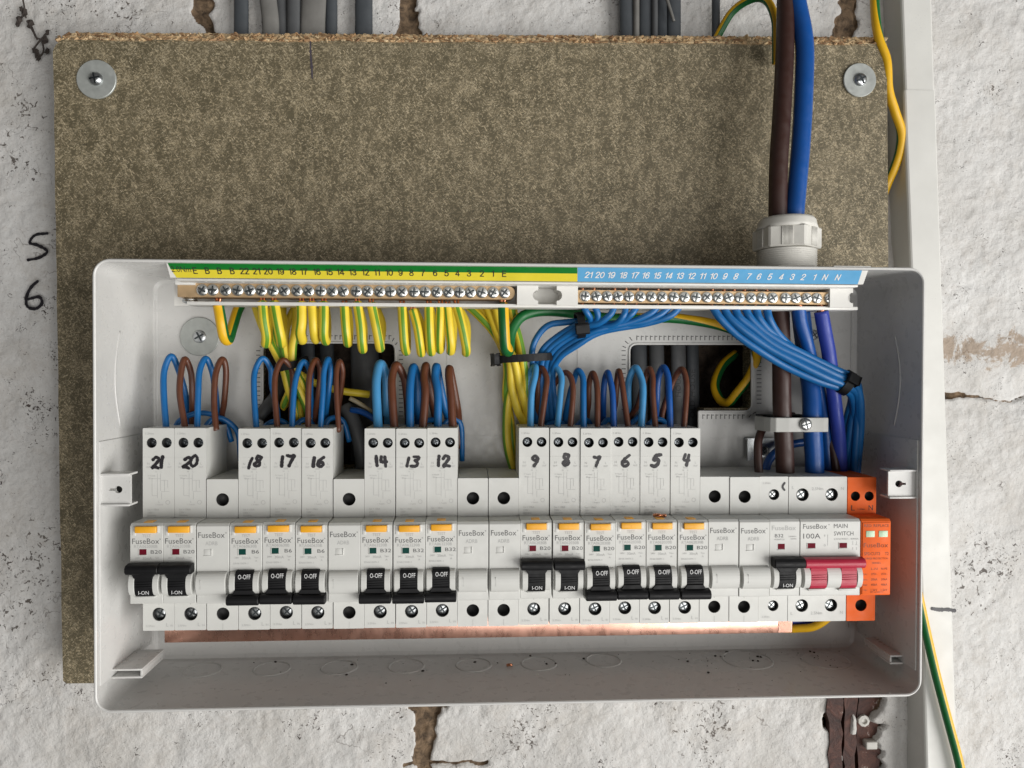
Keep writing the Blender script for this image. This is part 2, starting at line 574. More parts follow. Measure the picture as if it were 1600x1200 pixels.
    def text(self, s, frame, width=None, height=None, lift=0.1, mi=0, align='C', shear=0.0):
        vs, fs, w, hgt = text_mesh(s)
        if not fs:
            return
        k = (width / w) if width else (height / hgt)
        ky = (height / hgt) if height else k
        O, R, Uv, N = (Vector(x) for x in frame)
        ox = {'C': -w / 2, 'L': 0, 'R': -w}[align]
        verts = [tuple(O + R * ((v[0] + ox) * k + shear * v[1] * ky) + Uv * ((v[1] - hgt / 2) * ky) + N * lift) for v in vs]
        self.add(verts, fs, mi)

    def done(self, name, mats, parent=None, recalc=True):
        bm = self.bm
        if recalc:
            bmesh.ops.recalc_face_normals(bm, faces=bm.faces)
        me = bpy.data.meshes.new(name)
        if not bm.verts:
            bm.free()
            return None
        lo = Vector([min(v.co[i] for v in bm.verts) for i in range(3)])
        hi = Vector([max(v.co[i] for v in bm.verts) for i in range(3)])
        c = (lo + hi) / 2
        bmesh.ops.translate(bm, vec=-c, verts=bm.verts)
        bm.to_mesh(me)
        bm.free()
        for m in (mats if isinstance(mats, (list, tuple)) else [mats]):
            me.materials.append(M[m])
        o = bpy.data.objects.new(name, me)
        COL.objects.link(o)
        place(o, c, parent)
        return o


def place(o, c, parent):
    if parent:
        o.parent = parent
        o.location = c - WLOC[parent.name]
    else:
        o.location = c
    WLOC[o.name] = c.copy()


_tcache = {}


def text_mesh(s):
    if s in _tcache:
        return _tcache[s]
    cu = bpy.data.curves.new('t', 'FONT')
    cu.body = s
    cu.size = 1.0
    cu.resolution_u = 2
    ob = bpy.data.objects.new('t', cu)
    COL.objects.link(ob)
    dg = bpy.context.evaluated_depsgraph_get()
    me = bpy.data.meshes.new_from_object(ob.evaluated_get(dg))
    vs = [(v.co.x, v.co.y) for v in me.vertices]
    fs = [tuple(p.vertices) for p in me.polygons]
    bpy.data.objects.remove(ob)
    bpy.data.curves.remove(cu)
    bpy.data.meshes.remove(me)
    if vs:
        x0 = min(v[0] for v in vs)
        y0 = min(v[1] for v in vs)
        vs = [(v[0] - x0, v[1] - y0) for v in vs]
        w = max(v[0] for v in vs)
        h = max(v[1] for v in vs)
    else:
        w = h = 1
    _tcache[s] = (vs, fs, w, h)
    return _tcache[s]


def smooth_path(pts, sub=7):
    P = [np.array(p, float) for p in pts]
    if len(P) == 2:
        return [tuple(P[0] + (P[1] - P[0]) * i / 3) for i in range(4)]
    E = [2 * P[0] - P[1]] + P + [2 * P[-1] - P[-2]]
    out = []
    for i in range(1, len(E) - 2):
        a, b, c, d = E[i - 1], E[i], E[i + 1], E[i + 2]
        for j in range(sub):
            t = j / sub
            out.append(tuple(0.5 * (2 * b + (c - a) * t + (2 * a - 5 * b + 4 * c - d) * t * t + (3 * b - a - 3 * c + d) * t ** 3)))
    out.append(tuple(P[-1]))
    return out


def rrect(x0, x1, z0, z1, r, n=6):
    pts = []
    for cx, cz, a0 in ((x1 - r, z1 - r, 0), (x0 + r, z1 - r, 90), (x0 + r, z0 + r, 180), (x1 - r, z0 + r, 270)):
        for i in range(n + 1):
            a = math.radians(a0 + 90 * i / n)
            pts.append((cx + r * math.cos(a), cz + r * math.sin(a)))
    return pts


def circle(x, z, r, n=20):
    return [(x + r * math.cos(2 * math.pi * i / n), z + r * math.sin(2 * math.pi * i / n)) for i in range(n)]


FRONT = ((1, 0, 0), (0, 0, 1), (0, 1, 0))


def ff(x, h, z):
    """a frame on a face that looks into the room"""
    return ((x, h, z),) + FRONT


def tag(o, label, cat, group=None, kind=None):
    o['label'] = label
    if cat:
        o['category'] = cat
    if group:
        o['group'] = group
    if kind:
        o['kind'] = kind
    return o


def thing(name, label, cat, at, group=None, kind=None):
    o = bpy.data.objects.new(name, None)
    o.empty_display_size = 0.01
    COL.objects.link(o)
    o.location = V(at)
    WLOC[o.name] = V(at)
    return tag(o, label, cat, group, kind)


def copy_tree(o, parent=None):
    c = o.copy()
    COL.objects.link(c)
    c.parent = parent
    w = WLOC[o.name]
    WLOC[c.name] = w.copy()
    for ch in list(o.children):
        copy_tree(ch, c)
    return c


def move(o, d):
    o.location = o.location + d

    def rec(x):
        WLOC[x.name] = WLOC[x.name] + d
        for ch in x.children:
            rec(ch)
    rec(o)


# ------------------------------------------------------------------ the wall
def vnoise(X, Z, cell, seed):
    r = np.random.default_rng(seed)
    G = r.random((256, 256))
    u, v = X / cell + 50.37, Z / cell + 50.71
    i, j = np.floor(u).astype(int), np.floor(v).astype(int)
    a, b = u - i, v - j
    a = a * a * (3 - 2 * a)
    b = b * b * (3 - 2 * b)
    g = lambda p, q: G[p % 256, q % 256]
    return (g(i, j) * (1 - a) + g(i + 1, j) * a) * (1 - b) + (g(i, j + 1) * (1 - a) + g(i + 1, j + 1) * a) * b


def build_wall():
    root = thing('wall', 'whitewashed old masonry wall behind the chipboard, paint flaked and joints crumbling', None, (0, 0, -320), kind='structure')
    step = 1.25
    xs = np.arange(-460, 520 + step, step)
    zs = np.arange(-350, 350 + step, step)
    X, Z = np.meshgrid(xs, zs, indexing='ij')
    Hh = (vnoise(X, Z, 60, 1) - 0.5) * 5 + (vnoise(X, Z, 22, 2) - 0.5) * 2.2 + (vnoise(X, Z, 8, 3) - 0.5) * 0.9 + (vnoise(X, Z, 3.6, 4) - 0.5) * 0.75
    Hh -= 3.0
    # the open joints: (x centre px, half-width mm, z range mm)
    joint = np.zeros_like(X)
    zmid = UZ(624, 0, 1540)
    wob = (vnoise(X * 0 + 3, Z, 17, 5) - 0.5) * 7 + (vnoise(X, Z, 6, 6) - 0.5) * 3.5

    def vjoint(path):
        zz = np.array([UZ(q[1], 0, q[0]) for q in path])[::-1]
        xc = np.interp(Z, zz, np.array([UX(q[0], 0, q[1]) for q in path])[::-1])
        w = np.interp(Z, zz, np.array([q[2] * 0.445 for q in path])[::-1]) * (0.62 + 0.75 * vnoise(X, Z, 5, 8))
        m = 1 - np.clip((np.abs(X - xc + wob) - w) / 2.6, 0, 1)
        m = m * m * (3 - 2 * m)
        paint = np.clip((vnoise(X, Z, 9, 31) - 0.72) * 5, 0, 1)       # paint bridging the gap here and there
        return m * (1 - paint) * ((Z > zz[0]) & (Z < zz[-1]))
    for path in (
        [(306, -120, 13), (310, -20, 13), (318, 15, 16), (327, 35, 12), (330, 48, 9), (332, 75, 8)],
        [(634, -120, 13), (637, -20, 13), (638, 15, 12), (641, 30, 14), (638, 50, 13), (640, 75, 12)],
        [(1330, -120, 13), (1330, -20, 13), (1333, 10, 12), (1329, 30, 14), (1326, 45, 15), (1327, 75, 11)],
        [(666, 1080, 36), (665, 1105, 28), (663, 1125, 15), (664, 1150, 12), (658, 1180, 11), (655, 1200, 15), (655, 1300, 12)],
        [(1334, 1080, 42), (1334, 1110, 40), (1336, 1140, 40), (1340, 1170, 40), (1338, 1200, 40), (1338, 1300, 40)],
    ):
        joint = np.maximum(joint, vjoint(path))
    zb2 = UZ(1199, 0, 700) + (vnoise(X, Z * 0, 9, 44) - 0.5) * 4
    joint = np.maximum(joint, (1 - np.clip((np.abs(Z - zb2) - 1.0 * vnoise(X, Z * 0, 6, 45)) / 1.2, 0, 1)) * (X > UX(630, 0)) * (X < UX(765, 0)))
    # the crack right of the trunking that thins out to the right
    xk = UX(1475, 0)
    hz = zmid + (vnoise(X, Z * 0, 18, 9) - 0.5) * 7 + (vnoise(X, Z * 0, 5, 19) - 0.5) * 2.5
    wd = np.clip(2.6 - (X - xk) * 0.07, 0.2, 2.6) * (0.35 + vnoise(X, Z * 0, 7, 20))
    hj = (1 - np.clip((np.abs(Z - hz) - wd) / 1.4, 0, 1)) * (X > xk - 12)
    soft = np.exp(-((Z - hz) / 14.0) ** 2) * 2.4                    # the course joint is filled with paint
    Hh -= soft * (np.abs(X) > 0)
    joint = np.maximum(joint, hj * np.where(wd > 0.9, 1, 0.55))
    depth = joint * (1.6 + 2.6 * vnoise(X, Z, 6, 12) + 5 * np.clip(vnoise(X, Z, 10, 13) * 2 - 1.2, 0, 1))
    depth = depth + joint * 9 * ((X > UX(1290, 0, 1150)) & (X < UX(1400, 0, 1150)) & (Z < UZ(1080, 0)))
    Hh = Hh - depth
    nx, nz = X.shape
    inner = (X > -236) & (X < 255) & (Z > -178) & (Z < 214)
    cellj = (joint[:-1, :-1] + joint[1:, 1:] + joint[:-1, 1:] + joint[1:, :-1]) / 4
    celli = inner[:-1, :-1] & inner[1:, 1:] & inner[1:, :-1] & inner[:-1, 1:]
    cx = (X[:-1, :-1] + X[1:, 1:]) / 2
    cz = (Z[:-1, :-1] + Z[1:, 1:]) / 2
    top = cz > hz[:-1, :-1]
    bx = [UX(322, 0, 30), UX(640, 0, 30), UX(1332, 0, 30)]
    bb = [UX(662, 0, 1150), UX(1337, 0, 1150)]
    bid = np.where(top, np.digitize(cx, bx), 10 + np.digitize(cx, bb))
    bid = np.where(cellj > 0.85, -1, bid)
    idx = np.arange(nx * nz).reshape(nx, nz)
    quads = np.stack([idx[:-1, :-1], idx[1:, :-1], idx[1:, 1:], idx[:-1, 1:]], -1)
    co = np.stack([X, -Hh, Z], -1).reshape(-1, 3) * S

    jflat = joint.reshape(-1)

    def piece(mask, name, mat):
        q = quads[mask & ~celli]
        if not len(q):
            return None
        used, inv = np.unique(q, return_inverse=True)
        vv = co[used]
        c = (vv.min(0) + vv.max(0)) / 2
        me = bpy.data.meshes.new(name)
        me.from_pydata((vv - c).tolist(), [], inv.reshape(-1, 4).tolist())
        me.polygons.foreach_set('use_smooth', [True] * len(me.polygons))
        at = me.attributes.new('joint', 'FLOAT', 'POINT')
        at.data.foreach_set('value', jflat[used].astype(np.float32))
        me.materials.append(M[mat])
        o = bpy.data.objects.new(name, me)
        COL.objects.link(o)
        place(o, Vector(c), root)
        return o
    piece(bid == -1, 'mortar', 'mortar')
    for k in (0, 1, 2, 3, 10, 11, 12):
        piece(bid == k, 'stone_block', 'wall')
    b = MB()                                                         # rough recess added behind the board, coloured dark to imitate shade in the openings
    x0, x1, z0, z1, d = -237, 256, -179, 215, -32
    b.face([(x0, d, z0), (x1, d, z0), (x1, d, z1), (x0, d, z1)])
    b.face([(x0, d, z0), (x0, -3, z0), (x0, -3, z1), (x0, d, z1)])
    b.face([(x1, d, z0), (x1, -3, z0), (x1, -3, z1), (x1, d, z1)])
    b.face([(x0, d, z0), (x1, d, z0), (x1, -3, z0), (x0, -3, z0)])
    b.face([(x0, d, z1), (x1, d, z1), (x1, -3, z1), (x0, -3, z1)])
    b.done('recess', 'recess', root)
    # handwriting on the paint
    for ch, px, py, sc in (('5', 59, 384, 18), ('6', 56, 462, 19)):
        b = MB()
        x, h, z = U(px, py, 0.6)
        for st in GLYPH_WALL[ch]:
            b.stroke([((p[0] - 0.55) * sc * 0.86, (p[1] - 0.5) * sc * 0.92) for p in st], 2.0, ff(x, h, z), jitter=0.25)
        o = b.done('marker_numeral', 'marker', root)
        o['label'] = 'numeral %s written in black marker on the wall left of the board' % ch
    return root


GLYPH_WALL = {
    '5': [[(0.95, 1.0), (0.45, 0.93), (0.22, 0.62), (0.55, 0.52), (0.95, 0.28), (0.62, 0.02), (0.15, -0.08)]],
    '6': [[(0.62, 1.05), (0.35, 0.80), (0.18, 0.42), (0.22, 0.08), (0.55, 0.0), (0.80, 0.22), (0.68, 0.45), (0.25, 0.36)]],
}
build_wall()

# cobweb and dust clumps on the wall, top left
for k, (lab, blobs, strands) in enumerate((
    ('dark clump of dust and old web near the top left corner of the wall', [(30, 32, 4), (38, 22, 5), (47, 38, 4.5), (34, 14, 3), (28, 38, 3)], [[(36, 0), (38, 14), (34, 28)], [(46, 40), (52, 50), (56, 58), (64, 62)], [(50, 42), (58, 62)]]),
    ('ragged dark web clump on the wall beside the corner of the chipboard', [(58, 84, 4), (70, 62, 4), (74, 50, 3), (60, 92, 3), (73, 80, 3.5), (53, 78, 3)], [[(58, 90), (54, 76), (64, 62), (76, 48)], [(60, 92), (68, 80), (66, 64)], [(72, 82), (76, 76)]]),
)):
    t = thing('dust_clump', lab, 'dust', U(50, 40 + 40 * k, 1), 'dust clumps on the wall')
    b = MB()
    for px, py, r in blobs:
        bs = bmesh.new()
        bmesh.ops.create_icosphere(bs, subdivisions=2, radius=r * 0.46 * S)
        c = V(U(px, py, 1.5))
        for v in bs.verts:
            d = v.co.normalized()
            v.co = v.co * (0.45 + 1.0 * random.random())
            v.co.y *= 0.6
            v.co.z *= 1.3
            v.co += c
        b.merge(bs, 0, False)
    b.done('clump', 'dirt', t)
    b = MB()
    for s in strands:
        b.tube([U(px, py, 2.0) for px, py in s], 0.55, 6, sub=5)
    b.done('strand', 'dirt', t)

# rusty iron in the broken joint under the box, with a white plug
t = thing('iron_strip', 'rusty brown iron strip in the broken wall joint under the box', 'iron strip', U(1335, 1195, -8))
for x0, x1, h1, nm in ((1294, 1316, -1.5, 'flange'), (1318, 1338, -4, 'web'), (1340, 1374, -8, 'flange')):
    b = MB()
    n = 14
    L, R = [], []
    for i in range(n + 1):
        py = 1060 + 240 * i / n
        L.append(UX(x0 + random.uniform(-3, 3), h1, py))
        R.append(UX(x1 + random.uniform(-3, 3), h1, py))
    zz = [UZ(1060 + 240 * i / n, h1, 1335) for i in range(n + 1)]
    poly = [(L[i], zz[i]) for i in range(n + 1)] + [(R[i], zz[i]) for i in range(n, -1, -1)]
    b.prism(poly, h1 - 6, h1, axis='h')
    b.done(nm, 'rust', t)
t = thing('wall_plug', 'small white plug stuck in the rusty joint under the box', 'wall plug', U(1360, 1163, -8))
b = MB()
c = U(1360, 1163, -5)
b.box(c[0] - 4.2, c[0] + 4.2, -9, -2.5, c[2] - 2.8, c[2] + 2.8, 0.8)
b.done('plug_body', 'pale_plug', t)
b = MB()
c = U(1354, 1130, -3)
b.lathe((c[0], -7.9, c[2]), [(4.4, 0), (4.2, 1.8), (2.2, 2.4), (2.0, 0.6)], n=9, smooth=False)
b.done('plug_collar', 'pale_plug', t)

# ------------------------------------------------------------------ grey cables above the board
for x0, x1, mat, lab, h, dx in (
    (366, 388, 'slate', 'flat slate grey cable at the left of the bundle above the board', 6, 0),
    (410, 436, 'grey_pale', 'pale grey cable bent beside the left slate cable above the board', 7, 8),
    (434, 450, 'grey_cable', 'narrow grey cable second of the dark ones in the left bundle', 5, 4),
    (449, 470, 'grey_cable', 'dark grey round cable in the middle of the left bundle above the board', 8, 0),
    (470, 508, 'grey_pale', 'broad dull grey cable spreading out in the left bundle above the board', 9, -3),
    (508, 527, 'slate', 'slate cable half hidden behind the broad grey cable', 4, 0),
    (555, 582, 'slate', 'lone flat slate cable right of the left bundle above the board', 6, 0),
    (968, 992, 'slate', 'flat slate cable at the left of the right hand bundle above the board', 6, 2),
    (989, 999, 'grey_pale', 'thin pale grey cable between slate ones above the board', 8, 0),
    (998, 1022, 'slate', 'slate cable in the middle of the right hand bundle above the board', 5, 0),
    (1018, 1028, 'grey_cable', 'thin grey cable with paint marks in the right hand bundle', 8, 0),
    (1026, 1046, 'slate', 'dark slate cable third in the right hand bundle above the board', 5, 0),
    (1042, 1064, 'slate', 'slate cable at the right of the right hand bundle above the board', 7, 0),
    (1112, 1125, 'slate', 'single narrow slate cable left of the green and yellow loop', 5, 0),
):
    b = MB()
    pc = (x0 + x1) / 2
    wid = (x1 - x0) * (CAM_H - h) / FPX
    pts = [U(pc - dx, -70, h), U(pc - dx * 0.6, -10, h), U(pc, 35, h), U(pc, 75, h), U(pc + dx * 0.2, 110, h - 1)]
    b.tube(pts, 2.6, 14, squash=wid / 5.2)
    o = b.done('grey_cable', mat)
    tag(o, lab, 'cable', 'grey cables running down behind the board')
b = MB()
b.tube([U(1040, -8, 13), U(1047, 14, 13.5), U(1053, 33, 13.5)], [1.2, 1.0], 7)
tag(b.done('cable_offcut', 'grey_pale'), 'pale frayed end lying across the slate cables above the board', 'cable')

# ------------------------------------------------------------------ the chipboard
HB0, HB1 = 10.0, 25.0
board = thing('chipboard_panel', 'olive brown chipboard panel screwed to the wall behind the box', 'board', U(740, 1068, 18))
TL, TR, BL = U(84, 72, HB1), U(1386, 72, HB1), U(98, 1068, HB1)
outer = []
N = 60
for i in range(N + 1):                                              # top edge, a little ragged
    px = 97 + (1384 - 97) * i / N
    py = 62.5 + 7.5 * (px - 97) / 1287 + random.uniform(-1.2, 1.2)
    p = U(px, py, HB1)
    outer.append((p[0], p[2]))
for px, py in ((1385.5, 72), (1386, 140), (1387, 220), (1387.5, 300), (1388, 420), (1390, 800), (1392, 1060)):
    p = U(px, py, HB1)
    outer.append((p[0], p[2]))
for px, py in ((1000, 1066), (500, 1067), (150, 1067.5), (104, 1068), (98.5, 1064)):
    p = U(px, py, HB1)
    outer.append((p[0], p[2]))
for i in range(1, 26):
    py = 1060 - (1060 - 80) * i / 25
    p = U(98 - 15 * (1060 - py) / 980 + random.uniform(-0.7, 0.7), py, HB1)
    outer.append((p[0], p[2]))
p = U(87, 70, HB1)
outer.append((p[0], p[2]))


def hole_px(pts, h, r=0):
    return [(U(x, y, h)[0], U(x, y, h)[2]) for x, y in pts]


def round_poly(pts, rr, n=5):
    out = []
    K = len(pts)
    for i in range(K):
        r = rr[i] if isinstance(rr, list) else rr
        a, b_, c = Vector(pts[i - 1]), Vector(pts[i]), Vector(pts[(i + 1) % K])
        d0, d1 = (a - b_).normalized(), (c - b_).normalized()
        p0, p1 = b_ + d0 * r, b_ + d1 * r
        for j in range(n + 1):
            t = j / n
            out.append(tuple((1 - t) ** 2 * p0 + 2 * t * (1 - t) * b_ + t * t * p1))
    return out


bh1 = round_poly(hole_px([(405, 530), (622, 530), (622, 730), (405, 730)], HB1), 5)
bh2 = round_poly(hole_px([(978, 532), (1173, 532), (1173, 638), (1100, 638), (1100, 730), (978, 730)], HB1), [4, 4, 4, 0.5, 4, 4])
b = MB()
b.plate(outer, [bh1, bh2], HB0, HB1)
b.done('panel', 'chip', board)
# torn upper edge: a sloping strip of broken chips
b = MB()
N = 330
rows = []
ph = 0
for j in range(5):
    row = []
    for i in range(N + 1):
        px = 92 + (1386 - 92) * i / N
        t = j / 4
        y_lo = 62.5 + 7.5 * (px - 97) / 1287
        y_hi = 51.0 + 7.5 * (px - 97) / 1287
        if px < 100:
            y_hi += (100 - px) * 0.9
        h = HB1 + 0.25 - 9 * t
        zlo, zhi = U(px, y_lo + 2.0, HB1)[2], U(px, y_hi, HB1 - 9)[2]
        r = random.uniform(-1, 1)
        row.append((U(px, 60, HB1)[0] + r * 0.4, h + random.uniform(-0.7, 0.7) * (0.25 if j == 0 else 1), zlo + (zhi - zlo) * t + random.uniform(-0.55, 0.55) * (0.6 if j in (0, 4) else 1)))
    rows.append(row)
back = [(p[0], HB0, p[2] - 0.5) for p in rows[-1]]
rows.append(back)
vs = [p for r_ in rows for p in r_]
fs = [(j * (N + 1) + i, j * (N + 1) + i + 1, (j + 1) * (N + 1) + i + 1, (j + 1) * (N + 1) + i) for j in range(5) for i in range(N)]
b.add(vs, fs)
px = 94.0
while px < 1384:                                                    # chips standing out of the broken edge
    for t in (0.15, 0.5, 0.85):
        if random.random() < 0.2:
            continue
        L = random.uniform(1.6, 5.5)
        w = random.uniform(0.7, 1.9)
        y_lo = 62.5 + 7.5 * (px - 97) / 1287
        c = Vector(U(px + random.uniform(-4, 4), y_lo + 1.5 - 11.5 * t + (100 - px if px < 100 else 0) * 0.8 * t, HB1 - 8 * t))
        ang = random.gauss(0, 0.45)
        d = Vector((math.cos(ang), 0, math.sin(ang)))
        e = Vector((-math.sin(ang) * 0.8, -0.55, math.cos(ang) * 0.8))
        nn = d.cross(e).normalized() * 0.5
        if nn.y < 0:
            nn = -nn
        k = random.uniform(0.5, 0.9)
        q = [c - d * L / 2 - e * w / 2 * k, c + d * L / 2 * k - e * w / 2, c + d * L / 2 + e * w / 2 * k, c - d * L / 2 * k + e * w / 2]
        lift = nn * random.uniform(0.2, 2.2)
        b.add([tuple(p + lift + nn) for p in q] + [tuple(p - nn * 2) for p in q], [(0, 1, 2, 3), (0, 1, 5, 4), (1, 2, 6, 5), (2, 3, 7, 6), (3, 0, 4, 7)])
    px += random.uniform(3.5, 8)
o = b.done('torn_edge', 'chip_edge', board)
o['label'] = 'pale torn upper edge of the chipboard'
b = MB()
O = U(485, 95, HB1)
b.stroke([(0, 12), (0.3, 3), (0.9, -4), (1.2, -11)], 1.3, ff(*O), jitter=0.4)
b.done('pencil_mark', 'pencil', board)


# ------------------------------------------------------------------ screws
def cross_screw(name, x, h, z, r, mats, parent=None, dome=0.35, ang=0.6, slots=True):
    """a pan-head screw facing the room, with a cross recess cut as dark blades and a worn rim"""
    b = MB()
    b.lathe((x, h, z), [(r, -0.6), (r, 0.2), (r * 0.93, 0.35 + dome * 0.3), (r * 0.6, 0.35 + dome * 0.9), (r * 0.42, 0.35 + dome)], n=18)
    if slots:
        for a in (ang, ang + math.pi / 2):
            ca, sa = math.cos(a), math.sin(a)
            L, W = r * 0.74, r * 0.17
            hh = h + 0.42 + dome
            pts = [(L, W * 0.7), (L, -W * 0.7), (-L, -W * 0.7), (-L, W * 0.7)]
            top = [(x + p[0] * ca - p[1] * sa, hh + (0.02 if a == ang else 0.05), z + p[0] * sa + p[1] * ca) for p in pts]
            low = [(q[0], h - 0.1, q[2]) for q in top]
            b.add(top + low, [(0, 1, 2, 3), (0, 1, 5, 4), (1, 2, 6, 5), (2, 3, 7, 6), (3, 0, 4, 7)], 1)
        for q in range(4):                                           # bright facets between the slots
            a = ang + math.pi / 4 + q * math.pi / 2
            b.lathe((x + 0.5 * r * math.cos(a), h + 0.2 + dome * 0.8, z + 0.5 * r * math.sin(a)), [(r * 0.2, 0), (r * 0.12, 0.22 + 0.1 * random.random())], n=5, ang0=random.random())
    return b.done(name, mats, parent)


def washer_fixing(label, px, py, h, rw, rs, dome, ang):
    x, _, z = U(px, py, h)
    t = thing('fixing_screw', label, 'screw', (x, h, z), 'big washer screws holding the board and box')
    b = MB()
    n = 40
    prof = [(2.6, 0.02), (rw - 0.3, 0.02), (rw, 0.25), (rw, 1.3), (rw - 0.35, 1.6), (2.8, 1.6)]
    verts, faces = [], []
    for r, o_ in prof:
        for i in range(n):
            a = 2 * math.pi * i / n
            verts.append((x + r * math.cos(a), h + o_, z + r * math.sin(a)))
    for j in range(len(prof) - 1):
        for i in range(n):
            k = (i + 1) % n
            faces.append((j * n + i, j * n + k, (j + 1) * n + k, (j + 1) * n + i))
    b.add(verts, faces, 0, False)
    b.done('washer', 'washer', t)
    cross_screw('screw_head', x, h + 1.65, z, rs, ['zinc', 'slot'], t, dome, ang)
    return t


washer_fixing('zinc screw and wide washer near the top left corner of the chipboard', 152, 125, HB1, 12.4, 4.4, 2.2, 0.2)
washer_fixing('zinc screw and wide washer near the top right corner of the chipboard', 1342, 126, HB1, 11.3, 4.6, 1.8, 0.5)
washer_fixing('screw and wide washer on the back of the box at upper left', 313, 526, 27.6, 12.4, 4.2, 0.5, 0.5)

# ------------------------------------------------------------------ the enclosure
BX0, BX1, BZ0, BZ1 = -206.6, 261.2, -186.0, 62.8
HR, HK, TH = 100.0, 27.5, 1.6
box = thing('consumer_unit_box', 'open white consumer unit box fixed to the chipboard', 'box', (27, HK, BZ0))
b = MB()
no = rrect(BX0, BX1, BZ0, BZ1, 9.5, 8)
ni = rrect(BX0 + TH, BX1 - TH, BZ0 + TH, BZ1 - TH, 7.4, 8)
no2 = rrect(BX0 + 0.5, BX1 - 0.5, BZ0 + 0.5, BZ1 - 0.5, 9.0, 8)
ni2 = rrect(BX0 + TH - 0.5, BX1 - TH + 0.5, BZ0 + TH - 0.5, BZ1 - TH + 0.5, 7.8, 8)
n = len(no)
seq = [(no, HK - 2.3), (no, HR - 0.5), (no2, HR), (ni2, HR), (ni, HR - 0.5), (ni, HK + 3)]
ni3 = rrect(BX0 + TH + 0.9, BX1 - TH - 0.9, BZ0 + TH + 0.9, BZ1 - TH - 0.9, 6.6, 8)
ni4 = rrect(BX0 + TH + 3, BX1 - TH - 3, BZ0 + TH + 3, BZ1 - TH - 3, 5, 8)
seq += [(ni3, HK + 0.9), (ni4, HK)]
vs = [(p[0], h, p[1]) for l, h in seq for p in l]
fs = [(j * n + i, j * n + (i + 1) % n, (j + 1) * n + (i + 1) % n, (j + 1) * n + i) for j in range(len(seq) - 1) for i in range(n)]
b.add(vs, fs, 0, True)
o = b.done('shell', 'box', box)
for p_ in o.data.polygons:
    p_.use_smooth = True
md = o.modifiers.new('edges', 'EDGE_SPLIT')
md.split_angle = math.radians(40)
# back plate with the two cable openings
h1 = round_poly(hole_px([(410, 535), (618, 535), (618, 735), (410, 735)], HK), 5.5)
h2 = round_poly(hole_px([(983, 537), (1175, 537), (1175, 643), (1092, 643), (1092, 735), (983, 735)], HK), [5.5, 5.5, 5.5, 0.6, 5.5, 5.5])
b = MB()
b.plate(ni4, [h1, h2], HK - 2.2, HK)
b.done('back_plate', 'box', box)
# raised lip round each opening and the snap-off teeth beside it
for hl in (h1, h2):
    b = MB()
    pts = [(p[0], HK - 0.1, p[1]) for p in hl]
    b.tube(pts + pts[:1], 0.85, 8, sub=1, caps=False)
    b.done('opening_rim', 'box', box)
bt = MB()


def ticks(x0, y0, x1, y1, n, dx, dy):
    for i in range(n):
        t = i / (n - 1)
        x, y = x0 + (x1 - x0) * t, y0 + (y1 - y0) * t
        p = U(x, y, HK)
        q = U(x + dx, y + dy, HK)
        xa, xb = sorted((p[0], q[0]))
        za, zb = sorted((p[2], q[2]))
        bt.box(xa - 0.28, xb + 0.28, HK - 0.2, HK + 0.12, za - 0.28, zb + 0.28)
        if abs(dy) > abs(dx):
            bt.box(xa + 0.30, xa + 1.6, HK - 0.2, HK + 0.10, zb - 0.5, zb)


ticks(995, 525, 1165, 525, 25, 0, 6)
ticks(1183, 560, 1183, 630, 12, 6, 0)
ticks(1098, 648, 1160, 648, 10, 0, 6)
ticks(972, 548, 972, 640, 14, 5, 0)
ticks(470, 524, 608, 524, 19, 0, 6)
ticks(401, 548, 401, 660, 17, 5, 0)
ticks(624, 548, 624, 650, 16, 5, 0)
for x, y, dx, dy in ((984, 527, 4, 5), (977, 533, 5, 4), (973, 541, 5, 2), (1170, 652, 4, -4), (1176, 647, 5, -3), (616, 528, -3, 5), (621, 535, -4, 4), (406, 541, 5, 3)):
    bt.tube([U(x, y, HK + 0.02), U(x + dx * 0.5, y + dy * 0.6, HK + 0.02), U(x + dx, y + dy, HK + 0.02)], 0.3, 5, sub=2)
o = bt.done('perforation', 'print', box)
o['kind'] = 'stuff'
# moulded lines
b = MB()
for (xa, ya, xb, yb) in ((228, 445, 228, 670), (239, 445, 239, 670), (1333, 470, 1333, 745), (1344, 470, 1344, 740)):
    p, q = U(xa, ya, HK), U(xb, yb, HK)
    xx = max(min(p[0], BX1 - TH - 4), BX0 + TH + 4)
for px, y0, y1 in ((243, 470, 980), (1331, 470, 980)):
    p, q = U(px, y0, HK), U(px, y1, HK)
    b.box(p[0] - 0.6, p[0] + 0.6, HK - 0.2, HK + 0.7, q[2], p[2], 0.2)
for px0, px1, py in ((620, 802, 533), (724, 802, 681), (838, 905, 533)):
    p, q = U(px0, py, HK), U(px1, py, HK)
    b.box(p[0], q[0], HK - 0.2, HK + 0.25, p[2] - 0.35, p[2] + 0.35)
for px, y0, y1 in ((699, 533, 690), (903, 540, 655)):
    p, q = U(px, y0, HK), U(px, y1, HK)
    b.box(p[0] - 0.4, p[0] + 0.4, HK - 0.2, HK + 0.3, q[2], p[2])
b.done('moulded_rib', 'box', box)
# stepped lower panels of the two side walls
for x0, x1, nm in ((BX0 + TH - 0.1, BX0 + TH + 0.7, 'side_panel'), (BX1 - TH - 0.7, BX1 - TH + 0.1, 'side_panel')):
    b = MB()
    b.box(x0, x1, HK + 4, HR - 3, BZ0 + 14, UZ(690, HR - 3, 150), 0.3)
    b.done(nm, 'box', box)
for sgn, px in ((1, 150), (-1, 1440)):                               # raised rib on the side walls: a moulded bow
    b = MB()
    xw = BX0 + TH if sgn > 0 else BX1 - TH
    pts = [(xw, 72 + 6 * math.sin(t * math.pi), 25 - 55 * t) for t in np.linspace(0, 1, 7)]
    b.tube(pts, 0.5, 6, sub=4)
    b.done('bow_rib', 'box', box)
# knockouts in the floor
zf = BZ0 + TH


